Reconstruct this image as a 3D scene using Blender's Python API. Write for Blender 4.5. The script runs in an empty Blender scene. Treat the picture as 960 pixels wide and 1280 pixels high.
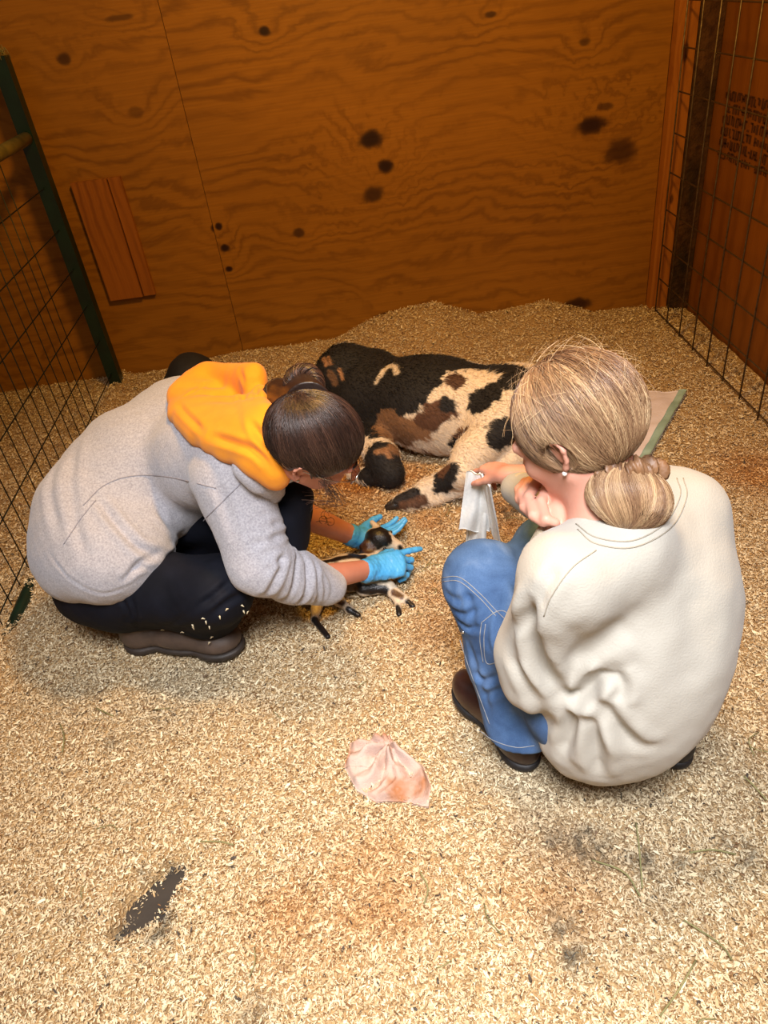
import bpy, math, random
import numpy as np
from mathutils import Vector
from mathutils.bvhtree import BVHTree
random.seed(7); RNG = np.random.default_rng(11)
SC = bpy.context.scene; COL = SC.collection
V = lambda *a: np.array(a, dtype=float)

# ------------------------------------------------------------------ camera
H = 1.42
CX = V(.9919, -.0533, -.1151); CX /= np.linalg.norm(CX)
CZ = V(-.0242, .8113, -.5841); CZ /= np.linalg.norm(CZ)
CY = np.cross(CZ, CX); CY /= np.linalg.norm(CY); CX = np.cross(CY, CZ)
FP = 913.0; EYE = V(0, 0, H)
cam = bpy.data.cameras.new('camera'); camo = bpy.data.objects.new('camera', cam); COL.objects.link(camo)
cam.sensor_fit = 'VERTICAL'; cam.sensor_height = 24; cam.lens = FP / 1280 * 24; cam.clip_start = .01
from mathutils import Matrix
M = Matrix.Identity(4)
for i in range(3):
    M[i][0] = CX[i]; M[i][1] = -CY[i]; M[i][2] = -CZ[i]; M[i][3] = EYE[i]
camo.matrix_world = M; SC.camera = camo
def ray(x, y): return CX * (x - 480) + CY * (y - 640) + CZ * FP
def at(x, y, z):
    r = ray(x, y); return EYE + r * ((z - H) / r[2])
def atY(x, y, Y):
    r = ray(x, y); return EYE + r * (Y / r[1])

# ------------------------------------------------------------------ light
w = bpy.data.worlds.new('world'); SC.world = w; w.use_nodes = True
w.node_tree.nodes['Background'].inputs[0].default_value = (1.0, .78, .54, 1)
w.node_tree.nodes['Background'].inputs[1].default_value = .19
def atX(x, y, X):
    r = ray(x, y); return EYE + r * (X / r[0])
def area(name, loc, target, size, energy, color, spread=180):
    l = bpy.data.lights.new(name, 'AREA'); l.shape = 'DISK'; l.size = size; l.energy = energy; l.color = color; l.spread = math.radians(spread)
    o = bpy.data.objects.new(name, l); COL.objects.link(o); o.location = loc
    o.rotation_euler = (Vector(target) - Vector(loc)).to_track_quat('-Z', 'Y').to_euler(); return o
area('white_overhead_light', (.0, -.30, 2.75), (-.05, .68, 0), .9, 27.5, (.98, .975, 1), 76)
area('warm_heat_lamp', (.15, 1.55, 2.45), (.1, 2.6, .6), .35, 40, (1, .52, .07))
SC.view_settings.view_transform = 'Standard'; SC.view_settings.look = 'None'
SC.view_settings.gamma = 1; SC.view_settings.use_curve_mapping = False
SC.view_settings.exposure = .28
SC.cycles.use_denoising = True

# ------------------------------------------------------------------ object helpers
def tag(o, label=None, cat=None, group=None, kind=None):
    if label: o['label'] = label
    if cat: o['category'] = cat
    if group: o['group'] = group
    if kind: o['kind'] = kind
    return o
def empty(name, loc, label, cat, group=None):
    o = bpy.data.objects.new(name, None); COL.objects.link(o); o.location = [float(c) for c in loc]
    o.empty_display_size = .05
    bpy.context.view_layer.update()
    return tag(o, label, cat, group)
def link(me, name, m, parent=None, smooth=True):
    o = bpy.data.objects.new(name, me); COL.objects.link(o)
    if m is not None:
        for mm in (m if isinstance(m, (list, tuple)) else [m]): me.materials.append(mm)
    me.polygons.foreach_set('use_smooth', np.full(len(me.polygons), bool(smooth)))
    if parent is not None:
        p = parent; off = Vector((0, 0, 0))
        while p is not None: off += p.location; p = p.parent
        me.transform(Matrix.Translation(-off)); o.parent = parent
    else:                                             # origin at the thing's base
        n = len(me.vertices)
        co = np.empty(n * 3, np.float32); me.vertices.foreach_get('co', co); co = co.reshape(-1, 3)
        c = (co.min(0) + co.max(0)) / 2; c[2] = co[:, 2].min()
        me.transform(Matrix.Translation(Vector([-float(v) for v in c]))); o.location = [float(v) for v in c]
    return o
def mk(name, verts, quads, m, parent=None, smooth=True, tris=None, attr=None, col=None):
    me = bpy.data.meshes.new(name); verts = np.asarray(verts, np.float32); me.vertices.add(len(verts))
    me.vertices.foreach_set('co', verts.ravel())
    quads = np.asarray(quads, np.int32) if quads is not None and len(quads) else np.zeros((0, 4), np.int32)
    tris = np.asarray(tris, np.int32) if tris is not None and len(tris) else np.zeros((0, 3), np.int32)
    nl = quads.size + tris.size; me.loops.add(nl)
    me.loops.foreach_set('vertex_index', np.concatenate([quads.ravel(), tris.ravel()]))
    me.polygons.add(len(quads) + len(tris))
    st = np.concatenate([np.arange(len(quads)) * 4, quads.size + np.arange(len(tris)) * 3])
    me.polygons.foreach_set('loop_start', st.astype(np.int32))
    me.update(calc_edges=True); me.validate()
    if attr is not None:
        a = me.attributes.new('rnd', 'FLOAT', 'POINT'); a.data.foreach_set('value', np.asarray(attr, np.float32))
    if col is not None:
        a = me.attributes.new('Col', 'FLOAT_COLOR', 'POINT')
        c4 = np.ones((len(verts), 4), np.float32); c4[:, :3] = col; a.data.foreach_set('color', c4.ravel())
    return link(me, name, m, parent, smooth)
class MB:
    """collects boxes / tubes / sheets into one mesh"""
    def __init__(s): s.v = []; s.q = []; s.t = []; s.n = 0; s.a = []
    def add(s, v, q=(), t=(), a=None):
        v = np.asarray(v, float); s.v.append(v)
        if len(q): s.q.append(np.asarray(q) + s.n)
        if len(t): s.t.append(np.asarray(t) + s.n)
        s.a.append(np.zeros(len(v)) if a is None else np.full(len(v), float(a)))
        s.n += len(v); return s
    def box(s, c, size, R=None):
        h = np.array(size) / 2
        v = np.array([[x, y, z] for x in (-1, 1) for y in (-1, 1) for z in (-1, 1)]) * h
        if R is not None: v = v @ np.asarray(R).T
        return s.add(v + np.array(c), [[0, 1, 3, 2], [4, 6, 7, 5], [0, 4, 5, 1], [2, 3, 7, 6], [0, 2, 6, 4], [1, 5, 7, 3]])
    def tube(s, pts, r, n=8, a=None, cap=True):
        P = np.asarray(pts, float); k = len(P); r = np.broadcast_to(np.asarray(r, float), (k,))
        T = np.gradient(P, axis=0); T /= np.linalg.norm(T, axis=1)[:, None] + 1e-12
        up = V(0, 0, 1) if abs(T[0, 2]) < .9 else V(1, 0, 0)
        A = np.cross(T, up); 
        for i in range(1, k):
            A[i] = A[i - 1] - T[i] * (A[i - 1] @ T[i])
        A[0] = A[0] - T[0] * (A[0] @ T[0])
        A /= np.linalg.norm(A, axis=1)[:, None] + 1e-12
        B = np.cross(T, A); th = np.arange(n) * 2 * np.pi / n
        v = P[:, None] + r[:, None, None] * (A[:, None] * np.cos(th)[None, :, None] + B[:, None] * np.sin(th)[None, :, None])
        q = [[i * n + j, i * n + (j + 1) % n, (i + 1) * n + (j + 1) % n, (i + 1) * n + j] for i in range(k - 1) for j in range(n)]
        v = v.reshape(-1, 3); t = []
        if cap:
            v = np.vstack([v, P[0], P[-1]]); 
            t = [[k * n, (j + 1) % n, j] for j in range(n)] + [[k * n + 1, (k - 1) * n + j, (k - 1) * n + (j + 1) % n] for j in range(n)]
        return s.add(v, q, t, a)
    def ball(s, c, r, n=12, R=None):
        r = np.broadcast_to(np.asarray(r, float), (3,)); v = [[0, 0, 1]]
        for i in range(1, n // 2):
            p = math.pi * i / (n // 2)
            v += [[math.sin(p) * math.cos(2 * math.pi * j / n), math.sin(p) * math.sin(2 * math.pi * j / n), math.cos(p)] for j in range(n)]
        v.append([0, 0, -1]); v = np.array(v) * r
        if R is not None: v = v @ np.asarray(R).T
        m = n // 2 - 1
        q = [[1 + i * n + j, 1 + (i + 1) * n + j, 1 + (i + 1) * n + (j + 1) % n, 1 + i * n + (j + 1) % n] for i in range(m - 1) for j in range(n)]
        t = [[0, 1 + j, 1 + (j + 1) % n] for j in range(n)] + [[1 + m * n, 1 + (m - 1) * n + (j + 1) % n, 1 + (m - 1) * n + j] for j in range(n)]
        return s.add(v + np.array(c), q, t)
    def build(s, name, m, parent=None, smooth=True):
        return mk(name, np.vstack(s.v), np.vstack(s.q) if s.q else None, m, parent, smooth,
                  tris=np.vstack(s.t) if s.t else None, attr=np.concatenate(s.a))
def spline(P, n):
    P = np.asarray(P, float); k = len(P)
    if k == 2: return P[0] + (P[1] - P[0]) * np.linspace(0, 1, n)[:, None]
    Q = np.vstack([2 * P[0] - P[1], P, 2 * P[-1] - P[-2]]); out = []
    for u in np.linspace(0, k - 1 - 1e-6, n):
        i = int(u); t = u - i; a, b, c, d = Q[i:i + 4]
        out.append(.5 * ((2 * b) + (c - a) * t + (2 * a - 5 * b + 4 * c - d) * t * t + (3 * b - a - 3 * c + d) * t ** 3))
    return np.array(out)
def strands(paths, r, rnd, sides=3):
    """paths N x K x 3 -> one mesh of tapering strands"""
    P = np.asarray(paths, float); N, K, _ = P.shape
    T = np.gradient(P, axis=1); T /= np.linalg.norm(T, axis=2)[..., None] + 1e-12
    A = np.cross(T, V(.31, .22, .92)); A /= np.linalg.norm(A, axis=2)[..., None] + 1e-12; B = np.cross(T, A)
    rr = (np.asarray(r).reshape(-1, 1) * np.ones((N, K))) * np.minimum(1, np.linspace(1.0, .35, K))[None]
    th = np.arange(sides) * 2 * np.pi / sides
    v = P[:, :, None] + rr[:, :, None, None] * (A[:, :, None] * np.cos(th)[:, None] + B[:, :, None] * np.sin(th)[:, None])
    base = (np.arange(N) * K * sides)[:, None, None]; i = np.arange(K - 1)[None, :, None]; j = np.arange(sides)[None, None, :]
    a = base + i * sides + j; b = base + i * sides + (j + 1) % sides
    q = np.stack([a, b, b + sides, a + sides], -1).reshape(-1, 4)
    return v.reshape(-1, 3), q, np.repeat(np.asarray(rnd), K * sides)

# ------------------------------------------------------------------ implicit surfaces
class SDF:
    def __init__(s, lo, hi, h):
        s.lo = np.asarray(lo, float); s.h = h
        s.n = np.ceil((np.asarray(hi, float) - s.lo) / h).astype(int) + 1
        s.D = np.full(s.n, .5, np.float32)
    def win(s, lo, hi):
        a = np.clip(np.floor((lo - s.lo) / s.h).astype(int), 0, s.n); b = np.clip(np.ceil((hi - s.lo) / s.h).astype(int) + 1, 0, s.n)
        if (b <= a).any(): return None
        sl = tuple(slice(x, y) for x, y in zip(a, b))
        g = [(s.lo[i] + s.h * np.arange(a[i], b[i])).astype(np.float32) for i in range(3)]
        return sl, g[0][:, None, None], g[1][None, :, None], g[2][None, None, :]
    def put(s, sl, d, k, sub=False):
        D = s.D[sl]
        if sub: 
            d = -d; h = np.clip(.5 - .5 * (D - d) / k, 0, 1); s.D[sl] = D + (d - D) * h + k * h * (1 - h)
        else:
            h = np.clip(.5 + .5 * (D - d) / k, 0, 1); s.D[sl] = D + (d - D) * h - k * h * (1 - h)
    def cone(s, a, b, ra, rb, k=.01, sub=False):
        a = np.asarray(a, float); b = np.asarray(b, float); m = max(ra, rb) + k + 3 * s.h
        w_ = s.win(np.minimum(a, b) - m, np.maximum(a, b) + m)
        if w_ is None: return s
        sl, X, Y, Z = w_; ab = b - a; L = max(ab @ ab, 1e-9)
        t = np.clip(((X - a[0]) * ab[0] + (Y - a[1]) * ab[1] + (Z - a[2]) * ab[2]) / L, 0, 1)
        d = np.sqrt((X - a[0] - t * ab[0]) ** 2 + (Y - a[1] - t * ab[1]) ** 2 + (Z - a[2] - t * ab[2]) ** 2) - (ra + (rb - ra) * t)
        s.put(sl, d, k, sub); return s
    def chain(s, pts, rs, k=.01):
        for i in range(len(pts) - 1): s.cone(pts[i], pts[i + 1], rs[i], rs[i + 1], k)
        return s
    def ell(s, c, r, R=None, k=.01, sub=False):
        c = np.asarray(c, float); r = np.broadcast_to(np.asarray(r, float), (3,)); R = np.eye(3) if R is None else np.asarray(R)
        ext = np.sqrt(((R * r) ** 2).sum(1)) + k + 3 * s.h
        w_ = s.win(c - ext, c + ext)
        if w_ is None: return s
        sl, X, Y, Z = w_; X = X - c[0]; Y = Y - c[1]; Z = Z - c[2]
        L = [R[0, i] * X + R[1, i] * Y + R[2, i] * Z for i in range(3)]
        k0 = np.sqrt(sum((L[i] / r[i]) ** 2 for i in range(3))); k1 = np.sqrt(sum((L[i] / r[i] ** 2) ** 2 for i in range(3)))
        s.put(sl, k0 * (k0 - 1) / np.maximum(k1, 1e-6), k, sub); return s
    def floor(s, z):
        Z = (s.lo[2] + s.h * np.arange(s.n[2]))[None, None, :]; s.D = np.maximum(s.D, (z - Z).astype(np.float32)); return s
    def nets(s):
        D = s.D; D[0] = D[-1] = .5; D[:, 0] = D[:, -1] = .5; D[:, :, 0] = D[:, :, -1] = .5
        S = D < 0; c = np.zeros(np.array(D.shape) - 1, np.uint8)
        off = [(i, j, k) for i in (0, 1) for j in (0, 1) for k in (0, 1)]
        for i, j, k in off: c += S[i:i + c.shape[0], j:j + c.shape[1], k:k + c.shape[2]]
        act = np.argwhere((c > 0) & (c < 8)); idx = np.full(c.shape, -1, np.int32); idx[tuple(act.T)] = np.arange(len(act))
        val = {o: D[act[:, 0] + o[0], act[:, 1] + o[1], act[:, 2] + o[2]] for o in off}
        acc = np.zeros((len(act), 3)); cnt = np.zeros(len(act))
        for o in off:
            for ax in range(3):
                if o[ax]: continue
                p = list(o); p[ax] = 1; p = tuple(p); a, b = val[o], val[p]; m = (a < 0) != (b < 0)
                t = np.where(m, a / np.where(m, a - b, 1), 0); e = np.array(o, float)[None].repeat(len(act), 0); e[:, ax] += t
                acc[m] += e[m]; cnt[m] += 1
        v = s.lo + s.h * (act + acc / cnt[:, None]); Q = []
        for ax in range(3):
            u, w_ = (ax + 1) % 3, (ax + 2) % 3
            a = [slice(None)] * 3; b = [slice(None)] * 3; a[ax] = slice(0, -1); b[ax] = slice(1, None)
            A, B = S[tuple(a)], S[tuple(b)]; e = np.argwhere(A != B)
            ins = A[tuple(e.T)]; qs = []
            for du, dw in ((1, 1), (0, 1), (0, 0), (1, 0)):
                f = e.copy(); f[:, u] -= du; f[:, w_] -= dw; qs.append(idx[tuple(f.T)])
            q = np.stack(qs, 1); q[~ins] = q[~ins][:, ::-1]; Q.append(q)
        return v, np.vstack(Q)
def normals(v, q):
    n = np.cross(v[q[:, 2]] - v[q[:, 0]], v[q[:, 3]] - v[q[:, 1]]); N = np.zeros_like(v)
    for i in range(4): np.add.at(N, q[:, i], n)
    return N / (np.linalg.norm(N, axis=1)[:, None] + 1e-12)
def smooth(v, q, it=1, lam=.5):
    e = np.vstack([q[:, [0, 1]], q[:, [1, 2]], q[:, [2, 3]], q[:, [3, 0]]]); cnt = np.bincount(e[:, 0], minlength=len(v)) + np.bincount(e[:, 1], minlength=len(v))
    for _ in range(it):
        a = np.zeros_like(v)
        for d in range(3): a[:, d] = np.bincount(e[:, 0], v[e[:, 1], d], len(v)) + np.bincount(e[:, 1], v[e[:, 0], d], len(v))
        v = v + lam * (a / cnt[:, None] - v)
    return v
def bvh(v, q): return BVHTree.FromPolygons([tuple(map(float, p)) for p in v], q.tolist())
def pick(B, x, y, off=0.0):
    """surface point seen in direction (x, y), moved off along the surface normal"""
    for rad in (0, 4, 8, 14, 22, 32, 45, 60):
        for k in range(1 if rad == 0 else 12):
            a = k * math.pi / 6; d = Vector(ray(x + rad * math.cos(a), y + rad * math.sin(a))).normalized()
            h, n, _, _ = B.ray_cast(Vector(EYE), d)
            if h is not None:
                if rad: 
                    t = (h - Vector(EYE)).length; d = Vector(ray(x, y)).normalized(); h = Vector(EYE) + d * t
                if n.dot(d) > 0: n = -n
                return np.array(h + n * off)
    raise RuntimeError('pick %s %s' % (x, y))
def inside(sd, covers, gap=.010):
    """keep a clothed body under its clothes"""
    sd.D = np.maximum(sd.D, covers.D + gap).astype(np.float32)
def folds(v, q, B, fl, rounds=1):
    """creases: (list of pixel points, width m, depth m) pressed into (or raised from) the surface"""
    N = normals(v, q); out = v.copy()
    for pts, wd, dp in fl:
        P = spline([pick(B, *p) for p in pts], 14) if len(pts) > 2 else spline([pick(B, *p) for p in pts], 8)
        lo = P.min(0) - 4 * wd; hi = P.max(0) + 4 * wd; m = np.where(((v > lo) & (v < hi)).all(1))[0]
        if not len(m): continue
        d = np.full(len(m), 9.); tt = np.zeros(len(m)); L = len(P) - 1
        for i in range(L):
            a, b = P[i], P[i + 1]; ab = b - a; t = np.clip(((v[m] - a) @ ab) / (ab @ ab + 1e-12), 0, 1)
            dd = np.linalg.norm(v[m] - a - t[:, None] * ab, axis=1); w_ = dd < d; d[w_] = dd[w_]; tt[w_] = (i + t[w_]) / L
        taper = np.clip(np.minimum(tt, 1 - tt) * 5, .15, 1)
        prof = np.exp(-(d / wd) ** 2) - .55 * np.exp(-((d - 1.9 * wd) / wd) ** 2)
        out[m] -= N[m] * (dp * taper * prof)[:, None]
    return out
def vnoise(P, f, seed=0, oct=3):
    """cheap smooth value noise from summed sines"""
    r = np.random.default_rng(seed); o = np.zeros(len(P)); a = 1
    for _ in range(oct):
        for _ in range(5):
            k = r.normal(size=3); k /= np.linalg.norm(k); o += a * np.sin(P @ (k * f * r.uniform(.6, 1.4)) * 6.28 + r.uniform(0, 6.28))
        f *= 2.1; a *= .55
    return o / 5
class Frame:
    def __init__(s, o, fwd, up):
        s.o = np.asarray(o, float); s.f = np.asarray(fwd, float) / np.linalg.norm(fwd)
        u = np.asarray(up, float); u = u - s.f * (u @ s.f); s.u = u / np.linalg.norm(u); s.l = np.cross(s.u, s.f)
        s.R = np.stack([s.f, s.l, s.u], 1)            # columns forward, left, up
    def p(s, f, l, u): return s.o + s.f * f + s.l * l + s.u * u
    def d(s, f, l, u):
        v = s.f * f + s.l * l + s.u * u; return v / np.linalg.norm(v)

# ------------------------------------------------------------------ materials
def nodes(name):
    m = bpy.data.materials.new(name); m.use_nodes = True; nt = m.node_tree; b = nt.nodes['Principled BSDF']
    return m, nt, b
def N(nt, t, **kw):
    n = nt.nodes.new(t)
    for k, v in kw.items():
        if k.startswith('i_'):
            key = k[2:].replace('_', ' '); n.inputs[key].default_value = v
        else: setattr(n, k, v)
    return n
def math_(nt, op, a, b=None, c=None):
    n = nt.nodes.new('ShaderNodeMath'); n.operation = op
    for i, x in enumerate((a, b, c)):
        if x is None: continue
        if isinstance(x, (int, float)): n.inputs[i].default_value = x
        else: nt.links.new(x, n.inputs[i])
    return n.outputs[0]
def ramp(nt, fac, stops, interp='LINEAR'):
    n = nt.nodes.new('ShaderNodeValToRGB'); cr = n.color_ramp; cr.interpolation = interp
    while len(cr.elements) < len(stops): cr.elements.new(.5)
    for e, (p, c) in zip(cr.elements, stops): e.position = p; e.color = (*c, 1)
    nt.links.new(fac, n.inputs[0]); return n.outputs[0]
def mixc(nt, fac, a, b, mode='MIX'):
    n = nt.nodes.new('ShaderNodeMix'); n.data_type = 'RGBA'; n.blend_type = mode
    for i, x in ((0, fac), (6, a), (7, b)):
        if isinstance(x, (int, float)): n.inputs[i].default_value = x
        elif isinstance(x, tuple): n.inputs[i].default_value = (*x, 1)
        else: nt.links.new(x, n.inputs[i])
    return n.outputs[2]
def noise(nt, scale, detail=4, vec=None, dist=0, rough=.5):
    n = nt.nodes.new('ShaderNodeTexNoise'); n.inputs['Scale'].default_value = scale; n.inputs['Detail'].default_value = detail
    n.inputs['Distortion'].default_value = dist; n.inputs['Roughness'].default_value = rough
    if vec is None: vec = nt.nodes.new('ShaderNodeTexCoord').outputs['Object']
    nt.links.new(vec, n.inputs['Vector']); return n.outputs['Fac']
def bump(nt, b, h, strength=.3, dist=.01):
    n = nt.nodes.new('ShaderNodeBump'); n.inputs['Strength'].default_value = strength; n.inputs['Distance'].default_value = dist
    nt.links.new(h, n.inputs['Height']); nt.links.new(n.outputs[0], b.inputs['Normal'])
def lin(*c): return tuple(((x / 255) / 12.92 if x / 255 <= .04045 else ((x / 255 + .055) / 1.055) ** 2.4) for x in c)
def plain(name, c1, c2=None, scale=20, rough=.6, bs=0, bscale=None, bdist=.004, metal=0, sss=0, sheen=0, stretch=None):
    m, nt, b = nodes(name); c2 = c2 or tuple(x * .75 for x in c1); vec = None
    if stretch:
        mp = N(nt, 'ShaderNodeMapping'); mp.inputs['Scale'].default_value = stretch
        nt.links.new(nt.nodes.new('ShaderNodeTexCoord').outputs['Object'], mp.inputs[0]); vec = mp.outputs[0]
    f = noise(nt, scale, 5, vec)
    nt.links.new(ramp(nt, f, [(.3, c2), (.7, c1)]), b.inputs['Base Color'])
    b.inputs['Roughness'].default_value = rough; b.inputs['Metallic'].default_value = metal
    if sss: b.inputs['Subsurface Weight'].default_value = sss; b.inputs['Subsurface Radius'].default_value = (.01, .004, .002); b.inputs['Subsurface Scale'].default_value = .5
    if sheen: b.inputs['Sheen Weight'].default_value = sheen; b.inputs['Sheen Roughness'].default_value = .6
    if bs: bump(nt, b, noise(nt, bscale or scale * 4, 4), bs, bdist)
    return m
skin = plain('skin_fair', lin(216, 162, 140), lin(202, 140, 120), 9, .5, .15, 220, .001, sss=.12)
skin2 = plain('skin_ruddy', lin(204, 142, 118), lin(186, 118, 96), 12, .5, .15, 220, .001, sss=.12)
fleece = plain('heather_grey_fleece', lin(184, 182, 188), lin(146, 144, 152), 230, .95, .35, 420, .002, sheen=.25)
fleece_dark = plain('grey_seam_thread', lin(150, 148, 156), lin(135, 132, 140), 90, .9)
creamm = plain('cream_sweat_cloth', lin(180, 176, 166), lin(172, 167, 156), 9, .95, .4, 260, .0022, sheen=.15)
cream_seam = plain('cream_seam_thread', lin(158, 150, 136), lin(150, 142, 128), 60, .9)
yellow = plain('mustard_hood_cloth', lin(236, 148, 3), lin(228, 138, 1), 25, .85, .25, 300, .0015, sheen=.1)
navy = plain('black_navy_trousers', lin(20, 22, 32), lin(12, 14, 22), 14, .75, .15, 350, .001)
navy.node_tree.nodes['Principled BSDF'].inputs['Specular IOR Level'].default_value = .15
denim_m, nt, b = nodes('blue_denim')
f1 = noise(nt, 11, 6, None, .6); f2 = noise(nt, 380, 2)
c = ramp(nt, f1, [(.3, lin(50, 80, 122)), (.52, lin(78, 112, 158)), (.72, lin(118, 146, 186))])
c = mixc(nt, f2, mixc(nt, .5, c, lin(24, 50, 92)), c); nt.links.new(c, b.inputs['Base Color']); b.inputs['Roughness'].default_value = .9
bump(nt, b, f2, .3, .001)
stitch = plain('tan_stitching', lin(150, 152, 150), lin(128, 130, 138), 90, .8)
boot_brown = plain('worn_brown_leather', lin(92, 76, 66), lin(60, 48, 42), 18, .55, .3, 60, .003)
boot_dark = plain('dark_brown_leather', lin(58, 36, 30), lin(38, 22, 20), 18, .35, .15, 60, .002)
rubber = plain('black_rubber_sole', lin(34, 32, 34), lin(22, 20, 22), 20, .6, .2)
glove = plain('blue_nitrile', lin(88, 178, 236), lin(66, 158, 226), 18, .38, .6, 55, .006)
towel_w = plain('white_terry', lin(240, 242, 240), lin(226, 229, 229), 120, .98, .45, 330, .002)
towel_p, nt, b = nodes('stained_pink_towel')
f1 = noise(nt, 9, 4); nt.links.new(ramp(nt, f1, [(.3, lin(196, 176, 166)), (.56, lin(190, 160, 146)), (.66, lin(162, 108, 72)), (.74, lin(192, 164, 150))]), b.inputs['Base Color'])
b.inputs['Roughness'].default_value = .98; bump(nt, b, noise(nt, 300, 3), .6, .003)
pad_w = plain('pinkish_pad', lin(214, 204, 210), lin(204, 190, 196), 5, .9, .3, 60, .004)
pad_g = plain('green_pad_edge', lin(152, 178, 168), lin(134, 160, 150), 20, .6, .3, 60, .004)
green = plain('dark_green_paint', lin(8, 38, 28), lin(3, 22, 16), 12, .4, .2, 40, .002)
olive = plain('worn_olive_rail', lin(108, 98, 52), lin(62, 62, 34), 20, .5, .2, 40, .002)
wire_dark = plain('dark_wire', lin(32, 40, 36), lin(18, 24, 22), 30, .5, .2, metal=.3)
wire_gal = plain('rusty_galvanised_wire', lin(120, 104, 84), lin(84, 68, 52), 60, .45, .2, metal=.6)
black_cloth = plain('matte_black_cloth', lin(20, 17, 20), lin(10, 9, 12), 12, .8, .2)
eye_w = plain('eye_white', lin(232, 226, 220), None, 5, .2); eye_d = plain('dark_iris', lin(48, 32, 24), None, 5, .15)
lipm = plain('lips', lin(186, 104, 96), None, 20, .4)
metal_m = plain('silver_metal', lin(220, 218, 212), lin(190, 188, 180), 20, .2, metal=1)
pearl = plain('pearl_white', lin(240, 236, 228), None, 5, .2)
ink = plain('dark_ink', lin(48, 38, 44), lin(38, 30, 36), 20, .6)
mat_floor = plain('dark_rubber_mat', lin(58, 50, 42), lin(44, 38, 32), 12, .8, .3, 60, .004)
hay_m = plain('dry_green_hay', lin(146, 140, 92), lin(104, 104, 66), 20, .8)
glass, nt, b = nodes('spectacle_lens'); b.inputs['Transmission Weight'].default_value = 1; b.inputs['Roughness'].default_value = .02; b.inputs['IOR'].default_value = 1.1
nt.links.new(ramp(nt, noise(nt, 3), [(.3, (.97, .98, .98)), (.7, (1, 1, 1))]), b.inputs['Base Color'])
def hairmat(name, stops, rough=.38):
    m, nt, b = nodes(name); a = N(nt, 'ShaderNodeAttribute', attribute_name='rnd')
    nt.links.new(ramp(nt, a.outputs['Fac'], stops), b.inputs['Base Color']); b.inputs['Roughness'].default_value = rough
    b.inputs['Specular IOR Level'].default_value = .6; return m
hair_br = hairmat('dark_brown_hair', [(0, lin(34, 22, 18)), (.5, lin(62, 42, 34)), (.85, lin(92, 64, 50)), (1, lin(130, 100, 80))])
hair_bl = hairmat('blonde_hair', [(0, lin(104, 74, 54)), (.35, lin(148, 114, 84)), (.7, lin(190, 158, 120)), (1, lin(230, 204, 162))])
scrunch_m = plain('brown_satin', lin(146, 106, 72), lin(78, 52, 34), 34, .5, .2, 40, .003)
def vcmat(name, rough=.8, bs=.4, bscale=160):
    m, nt, b = nodes(name); a = N(nt, 'ShaderNodeAttribute', attribute_name='Col')
    f = noise(nt, bscale, 4); c = mixc(nt, ramp(nt, f, [(.25, (.6,) * 3), (.7, (1, 1, 1))]), (.35, .3, .25), (1, 1, 1))
    nt.links.new(mixc(nt, 1.0, a.outputs['Color'], c, 'MULTIPLY'), b.inputs['Base Color']); b.inputs['Roughness'].default_value = rough
    bump(nt, b, f, bs, .003); return m
coat = vcmat('patched_goat_coat'); wetcoat = vcmat('damp_kid_coat', .35, .5, 260); hoofm = plain('dark_hoof', lin(48, 40, 36), lin(30, 24, 22), 30, .5)

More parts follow.
